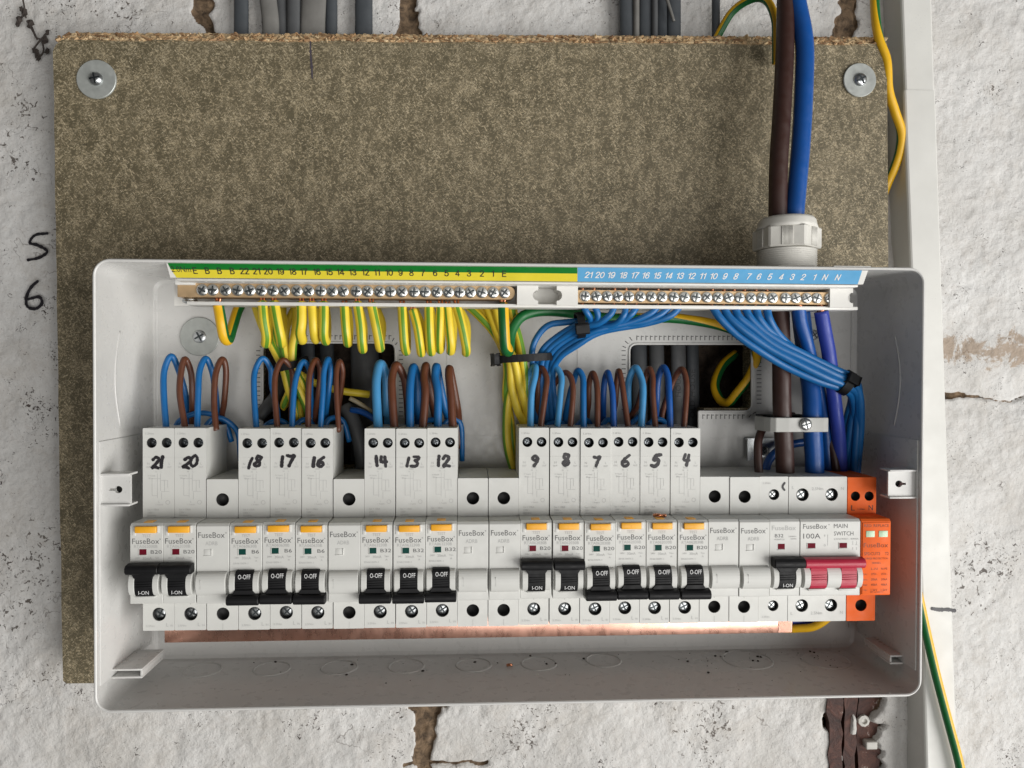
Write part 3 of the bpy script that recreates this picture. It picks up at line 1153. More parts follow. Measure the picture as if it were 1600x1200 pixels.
def floor_point(px, py):
    """where the box floor shows at that pixel"""
    d = U(px, py, 0)[2] - U(px, py, 100)[2]
    return U(px, py, (zf - U(px, py, 0)[2]) / -d * 100)


for px, py, rr in ((317, 1047, 11), (425, 1045, 11), (530, 1043, 11), (635, 1041, 11), (740, 1039, 11), (842, 1037, 11), (943, 1032, 11), (1168, 1031, 15.5), (1290, 1031, 15)):
    hh = 57.0
    hh = floor_point(px, py)[1]
    x = UX(px, hh, py)
    b = MB()
    n = 36
    vs, fs = [], []
    for rr_, oz in ((rr + 0.75, 0.0), (rr + 0.3, 0.55), (rr - 0.25, 0.55), (rr - 0.7, 0.0)):
        for i in range(n):
            a = 2 * math.pi * i / n
            vs.append((x + rr_ * math.cos(a), hh + rr_ * math.sin(a), zf + oz))
    for j in range(3):
        for i in range(n):
            fs.append((j * n + i, j * n + (i + 1) % n, (j + 1) * n + (i + 1) % n, (j + 1) * n + i))
    b.add(vs, fs, 0, True)
    b.done('knockout', 'box', box)
# square screw tabs half way down the sides
for sgn, pxa, pxb, pya, pyb in ((1, 150, 204, 740, 790), (-1, 1388, 1436, 734, 778)):
    hf = 95.0
    xa = BX0 + TH if sgn > 0 else UX(pxa, hf, 755)
    xb = UX(pxb, hf, 765) if sgn > 0 else BX1 - TH
    za, zb = UZ(pyb, hf, (pxa + pxb) / 2), UZ(pya, hf, (pxa + pxb) / 2)
    cx, cz = (xa + xb) / 2 + (1.5 if sgn > 0 else -2.0), (za + zb) / 2
    b = MB()
    key = [(cx + 2.2 * math.cos(a), cz + 2.0 * math.sin(a)) for a in np.linspace(0.35, 2 * math.pi - 0.35, 14)]
    if sgn > 0:
        key = [(2 * cx - p[0], p[1]) for p in key]
        key += [(cx - 5.0, cz - 0.6), (cx - 5.0, cz + 0.6)]
    else:
        key += [(cx + 4.2, cz - 0.6), (cx + 4.2, cz + 0.6)]
    b.plate([(xa, za + 0.6), (xa, zb - 0.6), (xa + 0.6, zb), (xb - 0.6, zb), (xb, zb - 0.6), (xb, za + 0.6), (xb - 0.6, za), (xa + 0.6, za)], [key], hf - 1.6, hf)
    b.box(xa, xb, hf - 9, hf + 1.6, za - 0.2, za + 1.0, 0.25)
    b.box(xa, xb, hf - 9, hf + 1.6, zb - 1.0, zb + 0.2, 0.25)
    b.done('screw_tab', 'box', box)
    b = MB()
    b.lathe((cx, hf - 4.0, cz), [(2.6, 0), (2.6, 0.4)], n=14)
    b.done('keyhole_shade', 'cavity', box)  # dark disc behind the slot, its colour imitates the shade there
# hollow lid brackets low in the corners
for sgn in (1, -1):
    hf, hb = 84.0, 54.0
    if sgn > 0:
        xw, xf = BX0 + TH, UX(222, hf, 1055)
        zc = UZ(1053, hf, 190)
    else:
        xw, xf = BX1 - TH, UX(1391, hf, 1030)
        zc = UZ(1031, hf, 1400)
    x0, x1 = sorted((xw, xf))
    b = MB()
    b.box(x0, x1, hb, hf, zc + 1.6, zc + 2.8, 0.3)
    b.box(x0, x1, hb, hf, zc - 2.8, zc - 1.6, 0.3)
    xi = xf - sgn * 1.2
    b.box(min(xf, xi), max(xf, xi), hb, hf - 0.4, zc - 1.55, zc + 1.55, 0.2)
    b.done('lid_bracket', 'box', box)
# DIN rail behind the modules
t = thing('din_rail', 'zinc mounting rail behind the row of breakers', 'rail', (27, 30, -104))
b = MB()
for za, zb, ha, hb in ((-121.5, -114, 31, 32.2), (-114.8, -113.6, HK + 0.1, 31), (-113.6, -95, HK + 0.1, HK + 1.3), (-95, -93.8, HK + 0.1, 31), (-94.6, -87, 31, 32.2)):
    b.box(-196, 254, ha, hb, za, zb)
b.done('rail_profile', 'zinc', t)

# ------------------------------------------------------------------ terminal bar carrier, bars and stickers
HS0, HS1 = 97.0, 91.0                                               # sticker: top edge and bottom edge
carrier = thing('terminal_carrier', 'long white carrier of the two terminal bars along the top of the box', 'carrier', U(800, 480, 66))
xl, xr = UX(268, 70, 455), UX(1333, 70, 460)
z_top = UZ(439.0, 90)
z_bot = UZ(478.5, 78)
z_web_t = z_top
b = MB()
b.box(xl, xr, 63, 66, z_bot, z_top)                                  # web
b.box(UX(277, 90, 445), UX(1340, 90, 445), 66, 90.5, z_top - 1.5, z_top - 0.2, 0.3)  # upper lip
b.box(UX(292, 79, 478), xr - 2, 66, 79.5, z_bot - 0.6, z_bot + 1.4, 0.3)       # lower flange
b.done('channel', 'white', carrier)
# sloping sticker board
st0 = UZ(413.0, HS0)
st1 = UZ(438.3, HS1)
b = MB()
xs0, xs1 = UX(262, 92, 420), UX(1345, 92, 430)
b.prism([(HS0, st0), (HS1, st1), (HS1 - 3, st1), (HS0 - 3, st0 + 0.2)], xs0 + 1, xs1 + 2, axis='x')
b.box(UX(1300, 96, 421), UX(1357, 96, 421), 95.2, 98.4, st0 + 0.3, st0 + 1.2)
b.done('sticker_board', 'white', carrier)
slope = Vector((0, HS0 - HS1, st0 - st1)).normalized()
nrm = Vector((0, slope.z, -slope.y))                                 # out and down


def on_slope(px, t):
    """point on the sloping sticker, t = 0 bottom, 1 top"""
    h = HS1 + (HS0 - HS1) * t
    z = st1 + (st0 - st1) * t
    py = 438 - 25 * t
    return Vector((UX(px, h, py), h, z)) + nrm * 0.12


def slope_strip(px0, px1, t0, t1, px0b=None, px1b=None, lift=0.0):
    return [tuple(on_slope(px0b or px0, t0) + nrm * lift), tuple(on_slope(px1b or px1, t0) + nrm * lift), tuple(on_slope(px1, t1) + nrm * lift), tuple(on_slope(px0, t1) + nrm * lift)]


b = MB()
xe = 902
b.add(slope_strip(260, xe, 0.50, 1.0, 267, xe), [(0, 1, 2, 3)], 0)
b.add(slope_strip(267, xe, 0.0, 0.50, 276, xe), [(0, 1, 2, 3)], 1)
es = b.done('earth_sticker', ['st_green', 'st_yellow'], carrier)
b = MB()
b.add(slope_strip(902.6, 1348, 0.0, 1.0, 902.6, 1340, 0.02), [(0, 1, 2, 3)], 0)
ns = b.done('neutral_sticker', ['st_blue'], carrier)
ER = (1, 0, 0)


def slope_frame(px, t):
    return (tuple(on_slope(px, t)), ER, tuple(slope), tuple(nrm))


NEAT = {
    '0': (0.56, [[(0.28, 1), (0.05, 0.8), (0.0, 0.5), (0.05, 0.2), (0.28, 0), (0.51, 0.2), (0.56, 0.5), (0.51, 0.8), (0.28, 1.0)]]),
    '1': (0.34, [[(0.02, 0.76), (0.24, 0.86), (0.30, 1.0)], [(0.30, 1.0), (0.30, 0.5), (0.30, 0.0)]]),
    '2': (0.56, [[(0.02, 0.70), (0.10, 0.92), (0.30, 1.0), (0.50, 0.90), (0.54, 0.70), (0.36, 0.42), (0.02, 0.0)], [(0.02, 0.0), (0.3, 0.0), (0.56, 0.0)]]),
    '3': (0.56, [[(0.03, 0.78), (0.12, 0.95), (0.28, 1.0), (0.48, 0.90), (0.50, 0.70), (0.40, 0.56), (0.22, 0.53)], [(0.26, 0.53), (0.46, 0.45), (0.55, 0.27), (0.47, 0.07), (0.27, 0.0), (0.09, 0.06), (0.0, 0.25)]]),
    '4': (0.58, [[(0.42, 0.0), (0.42, 0.5), (0.42, 1.0)], [(0.42, 1.0), (0.2, 0.62), (0.0, 0.25)], [(0.0, 0.25), (0.3, 0.25), (0.58, 0.25)]]),
    '5': (0.56, [[(0.50, 1.0), (0.3, 1.0), (0.10, 1.0)], [(0.10, 1.0), (0.07, 0.75), (0.03, 0.50)], [(0.03, 0.50), (0.26, 0.63), (0.48, 0.53), (0.55, 0.32), (0.46, 0.08), (0.25, 0.0), (0.07, 0.07), (0.0, 0.24)]]),
    '6': (0.56, [[(0.52, 0.80), (0.42, 0.97), (0.26, 1.0), (0.06, 0.80), (0.01, 0.42), (0.08, 0.10), (0.28, 0.0), (0.48, 0.10), (0.55, 0.32), (0.46, 0.56), (0.27, 0.63), (0.06, 0.48)]]),
    '7': (0.56, [[(0.0, 1.0), (0.3, 1.0), (0.56, 1.0)], [(0.56, 1.0), (0.30, 0.52), (0.18, 0.0)]]),
    '8': (0.56, [[(0.28, 1.0), (0.07, 0.90), (0.06, 0.66), (0.28, 0.54), (0.54, 0.34), (0.48, 0.06), (0.28, 0.0), (0.06, 0.06), (0.02, 0.34), (0.28, 0.54), (0.50, 0.66), (0.49, 0.90), (0.28, 1.0)]]),
    '9': (0.56, [[(0.04, 0.20), (0.14, 0.03), (0.30, 0.0), (0.50, 0.20), (0.55, 0.58), (0.48, 0.90), (0.28, 1.0), (0.08, 0.90), (0.01, 0.68), (0.10, 0.44), (0.29, 0.37), (0.50, 0.52)]]),
    'E': (0.56, [[(0.02, 0.0), (0.02, 0.5), (0.02, 1.0)], [(0.0, 1.0), (0.3, 1.0), (0.54, 1.0)], [(0.0, 0.53), (0.3, 0.53), (0.50, 0.53)], [(0.0, 0.0), (0.3, 0.0), (0.56, 0.0)]]),
    'B': (0.58, [[(0.02, 0.0), (0.02, 0.5), (0.02, 1.0)], [(0.0, 1.0), (0.34, 1.0), (0.50, 0.88), (0.48, 0.64), (0.32, 0.54), (0.0, 0.54)], [(0.3, 0.54), (0.54, 0.42), (0.56, 0.16), (0.38, 0.0), (0.0, 0.0)]]),
    'N': (0.62, [[(0.02, 0.0), (0.02, 0.5), (0.02, 1.0)], [(0.02, 1.0), (0.3, 0.5), (0.60, 0.0)], [(0.60, 0.0), (0.60, 0.5), (0.60, 1.0)]]),
}


def neat(b, s, frame, size, w, shear=0.0):
    """monoline printed characters, centred on the frame"""
    tot = sum(NEAT[c][0] for c in s) + 0.20 * (len(s) - 1)
    x, k = -tot / 2, 0
    for c in s:
        for st in NEAT[c][1]:
            b.stroke([((x + p[0]) * size + (p[1] - 0.5) * shear * size * 1.6, (p[1] - 0.5) * size) for p in st], w, frame, lift=0.1 + 0.03 * (k % 5), sub=4)
            k += 1
        x += NEAT[c][0] + 0.20


EPX = [283, 305, 324, 343, 363, 382, 401, 419, 438, 457, 475, 495, 514, 532, 551, 571, 589, 608, 626, 643, 661, 680, 698, 715, 733, 753, 770, 788]
ETX = ['2.0Nm', 'E', 'B', 'B', 'B'] + [str(i) for i in range(22, 0, -1)] + ['E']
b = MB()
for px, s in zip(EPX, ETX):
    if s == '2.0Nm':
        b.text(s, slope_frame(px, 0.52), height=3.6, width=10.6, lift=0.1)
    else:
        neat(b, s, slope_frame(px, 0.45), 3.5, 0.52)
b.done('earth_numbers', 'print_dark', es)['kind'] = 'stuff'
NPX = [920, 937.5, 955, 974, 992, 1009, 1027, 1045, 1062.5, 1080.6, 1098, 1115, 1133, 1150, 1170, 1186, 1203, 1221, 1238, 1255, 1272.5, 1289, 1309]
NTX = [str(i) for i in range(21, 0, -1)] + ['N', 'N']
b = MB()
for px, s in zip(NPX, NTX):
    neat(b, s, slope_frame(px, 0.44), 3.5, 0.56, 0.10)
b.done('neutral_numbers', 'print_white', ns)['kind'] = 'stuff'

# white clip blocks that hold the bars
for px0, px1, notch in ((274, 303, None), (808, 841, 'r'), (870, 903, 'l'), (1297, 1333, 'r')):
    hf = 81.5
    x0, x1 = UX(px0, hf, 460), UX(px1, hf, 460)
    if notch is None:
        za, zb = UZ(449, hf), UZ(440, hf)
        poly = [(x0, za), (x1, za), (x1, zb), (x0, zb)]
    else:
        za, zb = UZ(476, hf), UZ(445, hf)
        zc = (za + zb) / 2
        poly = [(x0, za), (x1, za), (x1, zb), (x0, zb)]
        arc = [(3.2 * math.cos(a), 3.2 * math.sin(a)) for a in np.linspace(-math.pi / 2, math.pi / 2, 9)]
        if notch == 'r':
            poly = [(x0, za), (x1, za)] + [(x1 - p[0], zc + p[1]) for p in arc] + [(x1, zb), (x0, zb)]
        else:
            poly = [(x0, za), (x1, za), (x1, zb)] + [(x0, zb)] + [(x0 + p[0], zc - p[1]) for p in arc]
    b = MB()
    b.prism(poly, 66.1, hf, axis='h')
    b.done('clip_block', 'white', carrier)

ESX = [315.6, 331.9, 352, 371, 390, 407.8, 426, 444, 463.7, 481.9, 501, 519, 536, 556.5, 574.3, 593, 610, 628, 647, 664, 682.5, 700.7, 718, 735, 753, 770.6, 788.4]
NSX = [914.4, 932, 949, 966, 983, 1001, 1018, 1035, 1053, 1070, 1088, 1105, 1122, 1139, 1156, 1174, 1191, 1208, 1228, 1244, 1261, 1277, 1297]
HBAR = 79.0


def terminal_bar(name, label, px0, px1, pyc, screws, rounded, hgt, rs, smat):
    zc = UZ(pyc, HBAR)
    x0, x1 = UX(px0, HBAR, pyc), UX(px1, HBAR, pyc)
    t = thing(name, label, 'terminal bar', ((x0 + x1) / 2, 68, zc), 'terminal bars on the carrier')
    b = MB()
    r = hgt / 2
    poly = []
    if 'l' in rounded:
        poly += [(x0 + r - r * math.cos(a), zc + r * math.sin(a)) for a in np.linspace(-math.pi / 2, math.pi / 2, 9)]
    else:
        poly += [(x0, zc - r), (x0, zc + r)]
    poly += [(x1 - r + r * math.cos(a), zc - r * math.sin(a)) for a in np.linspace(-math.pi / 2, math.pi / 2, 9)]
    b.prism(poly, 67, HBAR, axis='h', bev=0.25)
    b.done('bar', 'brass', t)
    proto = None
    for i, px in enumerate(screws):
        x = UX(px, HBAR + 1, pyc)
        if i % 6 < 6 and i < 5:
            s = cross_screw('terminal_screw', x, HBAR + 0.5, zc, rs, smat, t, 0.5, random.uniform(0, 1.5))
            protos.append(s)
        else:
            p = protos[-1 - (i % 5)]
            s = p.copy()
            COL.objects.link(s)
            s.parent = t
            s.location = V((x, 0, zc)) - WLOC[t.name]
            s.location.y = p.location.y
            s.rotation_euler = (0, random.uniform(0, 6.28), 0)
    return t


protos = []
terminal_bar('earth_bar', 'long brass earth terminal bar under the green and yellow sticker', 277, 805, 457, ESX, 'r', 8.0, 3.35, ['nickel', 'slot'])
protos = []
terminal_bar('neutral_bar', 'brass neutral terminal bar under the blue sticker', 896, 1306, 461.5, NSX, 'lr', 7.6, 3.25, ['nickel', 'slot'])
x, h, z = U(297, 469, 72)
b = MB()
b.lathe((x, h, z), [(4.2, -0.2), (4.0, 0.6), (2.4, 1.8)], axis='z', n=16)
b.lathe((x, h, z - 2.0), [(2.5, 0), (4.2, 0.8), (4.3, 1.7)], axis='z', n=16)
tag(b.done('carrier_screw', 'zinc'), 'pan head screw under the left end of the earth bar', 'screw')

# ------------------------------------------------------------------ copper busbar
t = thing('busbar', 'copper busbar running along the bottom of the breakers', 'busbar', U(745, 1000, 58))
x0, x1 = UX(257, 58, 990), UX(1238, 58, 980)
zb = UZ(996.5, 58, 746)
b = MB()
b.box(x0, x1, 56.0, 58.0, zb, zb + 17, 0.2)
b.done('bar', 'bus', t)
b = MB()
for i in range(14):
    xx = x1 - 0.8 - i * 0.62
    b.box(xx, xx + 0.3, 57.9, 58.35, zb + 0.4, zb + 12)
b.done('saw_cut', 'bus', t)

# ------------------------------------------------------------------ devices on the rail
PITCH_MM, X0M, W = 18.047, -188.87, 17.72
ZC = -105.2                                                         # centre of the noses
HSH, HN = 80.0, 96.0                                                # shoulder and nose
HREAR = 32.6


def slot_x(i):
    return X0M + PITCH_MM * i


def body(root, x0, w, ztop, upper_back, top_holes, low_holes, mat='device', nose=True, barrel=None, low_z=-42.6, nose_dx=0.0):
    """the moulded case: rear block, two shoulder plates with terminal holes, nose and barrel"""
    b = MB()
    x1 = x0 + w
    Z = lambda z: ZC + z
    b.prism([(HREAR, Z(low_z)), (74, Z(low_z)), (74, Z(22.4)), (HREAR, Z(22.4))], x0, x1)
    b.prism([(upper_back, Z(22.45)), (74, Z(22.45)), (74, Z(ztop)), (upper_back, Z(ztop))], x0, x1)
    for za, zb, holes in ((22.45, ztop, top_holes), (low_z, -22.4, low_holes)):
        hl = [circle(x0 + hx, Z(hz), hr, 22) for hx, hz, hr in holes]
        c = 0.35
        out = [(x0 + c, Z(za)), (x1 - c, Z(za)), (x1, Z(za) + c), (x1, Z(zb) - c), (x1 - c, Z(zb)), (x0 + c, Z(zb)), (x0, Z(zb) - c), (x0, Z(za) + c)]
        b.plate(out, hl, 74.02, HSH)
    if nose:
        b.prism([(74.02, Z(-22.35)), (HN - 0.5, Z(-22.35)), (HN, Z(-21.9)), (HN, Z(20.9)), (HN - 1.5, Z(22.35)), (74.02, Z(22.4))], x0 + nose_dx, x1 + nose_dx, bev=0.22)
    if barrel:
        for xa, xb in barrel:
            arc = [(HN + 4.8 * math.sin(a) ** 0.8, Z(-4.2 - 13.2 * (1 - math.cos(a)) / 2)) for a in np.linspace(0.0, math.pi, 13)]
            arc = [(HN - 0.4, arc[0][1])] + arc + [(HN - 0.4, arc[-1][1])]
            b.prism(arc, x0 + xa, x0 + xb, bev=0.18)
    o = b.done('body', mat, root)
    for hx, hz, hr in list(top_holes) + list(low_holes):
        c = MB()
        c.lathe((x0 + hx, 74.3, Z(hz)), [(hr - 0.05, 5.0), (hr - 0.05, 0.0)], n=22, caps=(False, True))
        c.done('hole_shade_cup', 'cavity', root)  # dark liner: the shade inside the hole put into its colour
    return o


def drum(root, x0, xa, xb, state, mat, bar=(0.1, 17.6), lettering=True, bar_only=None):
    """the switch toggle: curved drum in the slot and a cross bar at one end"""
    b = MB()
    Z = lambda z: ZC + z
    top, bot = -3.4, -17.4
    arc = [(HN + 4.2 * math.sin(a) ** 0.42, Z(top + (bot - top) * (1 - math.cos(a)) / 2)) for a in np.linspace(0.0, math.pi, 13)]
    arc = [(HN + 0.05, arc[0][1])] + arc + [(HN + 0.05, arc[-1][1])]
    for a_, b_ in ((xa, xb),) if not isinstance(xa, (list, tuple)) else zip(xa, xb):
        b.prism(arc, x0 + a_, x0 + b_)
        for k in range(3):                                           # grip ridges
            zz = Z((-9.2 if state == 'on' else -9.6) - 1.3 * k)
            b.box(x0 + a_ + 0.3, x0 + b_ - 0.3, HN + 3.6, HN + 4.6, zz - 0.25, zz + 0.25, 0.1)
    zc = -1.8 if state == 'on' else -18.9
    hz = 3.0
    poly = [(HN + 1.0, Z(zc - hz + 0.4)), (HN + 1.0, Z(zc + hz - 0.4)), (HN + 3.4, Z(zc + hz)), (HN + 6.4, Z(zc + hz * 0.8)), (HN + 7.6, Z(zc + hz * 0.25)), (HN + 7.6, Z(zc - hz * 0.45)), (HN + 6.6, Z(zc - hz * 0.9)), (HN + 4, Z(zc - hz))]
    b.prism(poly, x0 + bar[0], x0 + bar[1], bev=0.45)
    s_ = 1 if state == 'on' else -1                                  # the stem flares into the bar
    zt = zc - s_ * hz * 0.9
    if not isinstance(xa, (list, tuple)):
        b.prism([(x0 + xa, zt - s_ * 2.6 + ZC), (x0 + xb, zt - s_ * 2.6 + ZC), (x0 + xb + 1.6, zt + ZC), (x0 + xa - 1.6, zt + ZC)], HN + 0.5, HN + 4.9, axis='h', bev=0.2)
    o = b.done('toggle', mat, root)
    if lettering:
        t = MB()
        xm = x0 + ((xa + xb) / 2 if not isinstance(xa, (list, tuple)) else xa[0])
        if state == 'on':
            t.text('I-ON', ff(xm + 0.3, HN + 4.25, Z(-14.9)), height=2.0, width=5.6, lift=0.15)
        else:
            t.text('O-OFF', ff(xm + 0.4, HN + 4.25, Z(-6.4)), height=2.6, width=6.8, lift=0.15)
        t.done('toggle_lettering', 'print_white', o)
    return o


def diagram(b, x0, Zf):
    """the small wiring diagram printed on the tall face"""
    def ln(xa, za, xb, zb, w=0.16):
        if xa == xb:
            b.box(x0 + xa - w / 2, x0 + xa + w / 2, HSH + 0.02, HSH + 0.08, Zf(min(za, zb)), Zf(max(za, zb)), mi=1)
        else:
            b.box(x0 + min(xa, xb), x0 + max(xa, xb), HSH + 0.02, HSH + 0.07, Zf(za) - w / 2, Zf(za) + w / 2, mi=1)
    for a in ((8.2, 48, 8.2, 34), (10.0, 48, 10.0, 38), (5.2, 45, 10, 45), (5.2, 45, 5.2, 35.2), (5.2, 35.2, 8, 35.2), (12.2, 44, 12.2, 37.6), (10.2, 44, 14, 44), (10.2, 37.6, 15.0, 37.6), (14, 44, 14, 39.5), (7.6, 50.2, 10.2, 50.2), (10.6, 37, 10.6, 33)):
        ln(*a)
    n = 14
    for i in range(n):
        a = 2 * math.pi * i / n
        b.box(x0 + 14.0 + 1.1 * math.cos(a) - 0.15, x0 + 14.0 + 1.1 * math.cos(a) + 0.15, HSH + 0.02, HSH + 0.08, Zf(31.3) + 1.1 * math.sin(a) - 0.15, Zf(31.3) + 1.1 * math.sin(a) + 0.15, mi=1)


def make_rcbo(slot, rating, code, state):
    x0 = slot_x(slot)
    Zf = lambda z: ZC + z
    t = thing('circuit_breaker', '', 'breaker', (x0 + 9, HREAR, ZC - 42.6), 'tall breakers in the row')
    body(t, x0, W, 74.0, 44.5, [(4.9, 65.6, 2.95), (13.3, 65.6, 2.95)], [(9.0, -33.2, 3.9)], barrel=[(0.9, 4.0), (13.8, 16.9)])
    for hx, r in ((4.9, 2.5), (13.3, 2.5)):
        cross_screw('terminal_screw', x0 + hx, 75.2, Zf(65.6), r, ['steel_dark', 'slot'], t, 0.4, random.uniform(0, 1.5))
    cross_screw('terminal_screw', x0 + 9.0, 76.6, Zf(-33.2), 3.55, ['zinc', 'slot'], t, 0.8, random.uniform(0, 1.5))
    # test button, in a shallow white surround
    b = MB()
    b.box(x0 + 3.2, x0 + 14.7, HN - 0.3, HN + 1.9, Zf(17.3), Zf(20.9), 0.35)
    b.box(x0 + 6.4, x0 + 11.2, HN - 8, HN - 2.2, Zf(21.4), Zf(22.75), 0.2)
    b.box(x0 + 8.9, x0 + 9.2, HN + 1.7, HN + 1.95, Zf(17.8), Zf(19.6))
    b.done('test_button', 'amber', t)
    b = MB()
    b.box(x0 + 14.75, x0 + 15.9, HN - 0.3, HN + 0.7, Zf(17.0), Zf(21.2), 0.2)
    b.box(x0 + 1.2, x0 + 3.1, HN - 0.3, HN + 0.25, Zf(15.6), Zf(20.8), 0.2)
    b.box(x0 + 4.6, x0 + 9.4, HN - 0.3, HN + 0.3, Zf(4.5), Zf(4.9), 0.1)
    b.box(x0 + 4.6, x0 + 5.0, HN - 0.3, HN + 0.3, Zf(4.9), Zf(8.3), 0.1)
    b.box(x0 + 3.6, x0 + 14.2, HN - 0.2, HN + 1.6, Zf(-18.5), Zf(-17.6), 0.3)      # ledge under the toggle slot
    b.box(x0 + 0.1, x0 + W - 0.1, HSH - 0.1, HSH + 0.12, Zf(56.9), Zf(57.2))
    b.done('face_trim', 'device', t)['kind'] = 'stuff'
    b = MB()
    b.box(x0 + 5.05, x0 + 8.9, HN - 0.2, HN + 0.15, Zf(5.0), Zf(8.1))
    b.done('status_window', 'window_red' if state == 'on' else 'window_green', t)
    drum(t, x0, 4.15, 13.65, state, 'black')
    b = MB()
    P = lambda s, x, z, w=None, h=None, h_=HN, al='C', mi=0: b.text(s, ff(x0 + x, h_, Zf(z)), width=w, height=h, align=al, lift=0.09, mi=mi)
    P('TEST', 9.0, 15.5, 4.6, 1.6, mi=1)
    P('FuseBox', 8.5, 12.5, 14.6, 3.0)
    P('o', 16.3, 13.6, 0.7, 0.7)
    P('RTA%s30B' % code, 8.6, 9.6, 12.6, 1.7, mi=1)
    P(rating, 14.2, 6.5, 2.0 * len(rating), 2.0)
    P('30mA', 9.3, 3.0, 5.0, 1.5, mi=1)
    P('240V', 4.0, 3.2, 2.6, 1.0, mi=1)
    P('Type', 14.6, 3.2, 2.4, 1.0, mi=1)
    if state == 'off':
        P('A', 14.6, 1.4, 1.2, 1.0, mi=1)
        P('EN61009-1', 6.2, 0.0, 8.0, 1.0, mi=1)
    P('1.2Nm', 3.9, 70.9, 4.6, 1.1, HSH, mi=1)
    P('N', 3.2, 53.6, h=1.3, h_=HSH, mi=1)
    P('OUT', 3.2, 51.6, 2.4, 1.0, HSH, mi=1)
    P('L', 15.0, 53.6, h=1.3, h_=HSH, mi=1)
    P('OUT', 15.0, 51.6, 2.4, 1.0, HSH, mi=1)
    P('Load', 8.9, 50.9, 2.6, 0.9, HSH, mi=1)
    P('N', 7.6, 49.0, h=0.9, h_=HSH, mi=1)
    P('L', 10.4, 49.0, h=0.9, h_=HSH, mi=1)
    P('N Supply', 5.0, 46.6, 4.2, 0.9, HSH, mi=1)
    P('Blue', 4.6, 45.2, 2.4, 0.9, HSH, mi=1)
    P('L', 9.2, 31.6, h=1.0, h_=HSH, mi=1)
    P('L Supply', 9.4, 30.0, 4.2, 0.9, HSH, mi=1)
    P('Icn = 10kA', 5.9, 27.2, 6.4, 1.1, HSH, mi=1)
    P('230V ~', 4.6, 25.4, 4.0, 1.1, HSH, mi=1)
    P('50/60Hz', 5.0, 23.8, 4.8, 1.1, HSH, mi=1)
    P('2.5Nm', 4.2, -39.9, 4.8, 1.1, HSH, mi=1)
    P('L', 13.7, -39.3, h=2.0, h_=HSH, mi=1)
    P('IN', 16.2, -39.8, h=1.1, h_=HSH, mi=1)
    diagram(b, x0, Zf)
    b.box(x0 + 8.9, x0 + 9.1, HSH + 0.02, HSH + 0.07, Zf(-27.8), Zf(-22.7), mi=1)
    b.done('printed_text', ['print', 'print_faint'], t)['kind'] = 'stuff'
    return t


DIG = {
    '0': [[(0.35, 1), (0.08, 0.75), (0.05, 0.3), (0.3, 0.0), (0.6, 0.25), (0.62, 0.75), (0.38, 1.0)]],
    '1': [[(0.25, 1.0), (0.28, 0.5), (0.33, 0.0)]],
    '2': [[(0.05, 0.75), (0.3, 1.0), (0.6, 0.8), (0.4, 0.4), (0.08, 0.02), (0.35, 0.08), (0.66, 0.0)]],
    '3': [[(0.08, 0.95), (0.5, 1.0), (0.55, 0.75), (0.28, 0.55), (0.6, 0.4), (0.55, 0.08), (0.12, 0.0)]],
    '4': [[(0.15, 1.0), (0.1, 0.5), (0.6, 0.45)], [(0.5, 0.95), (0.46, 0.0)]],
    '5': [[(0.62, 1.0), (0.18, 0.95), (0.14, 0.6), (0.5, 0.62), (0.6, 0.25), (0.35, 0.0), (0.05, 0.08)]],
    '6': [[(0.45, 1.0), (0.12, 0.55), (0.1, 0.15), (0.4, 0.0), (0.62, 0.22), (0.45, 0.45), (0.15, 0.3)]],
    '7': [[(0.02, 0.95), (0.35, 0.92), (0.66, 1.0), (0.5, 0.5), (0.38, 0.0)]],
    '8': [[(0.55, 0.9), (0.2, 0.98), (0.15, 0.7), (0.5, 0.42), (0.6, 0.12), (0.3, 0.0), (0.1, 0.22), (0.45, 0.55), (0.58, 0.88)]],
    '9': [[(0.58, 0.8), (0.3, 1.0), (0.08, 0.72), (0.35, 0.55), (0.6, 0.8), (0.55, 0.4), (0.3, 0.0)]],
}


def handwritten(root, s, x, h, z, size, w):
    b = MB()
    adv = 0.70 * size
    tilt = random.uniform(-0.22, 0.26)
    ox = x - adv * len(s) / 2 + 0.1 * size
    slant = random.uniform(-0.05, 0.28)
    for k, ch in enumerate(s):
        rot, gs = random.uniform(-0.22, 0.12), random.uniform(0.88, 1.14)
        cr_, sr_ = math.cos(rot), math.sin(rot)
        dy = random.uniform(-0.5, 0.5)
        for st in DIG[ch]:
            pts = []
            for p in st:
                u, v = (p[0] - 0.32) * size * 0.98 * gs, (p[1] - 0.5) * size * gs
                u += slant * v
                pts.append((ox - x + (k * adv + 0.32 * size) + u * cr_ - v * sr_ + random.uniform(-0.16, 0.16), v * cr_ + u * sr_ + tilt * (k - 0.5) * 2 + dy + random.uniform(-0.16, 0.16)))
            b.stroke(pts, w * random.uniform(0.88, 1.1), ff(x, h, z), lift=0.16, jitter=0.15)
    o = b.done('marker_number', 'marker', root)
    o['label'] = 'number %s in black marker' % WORD[s]
    return o


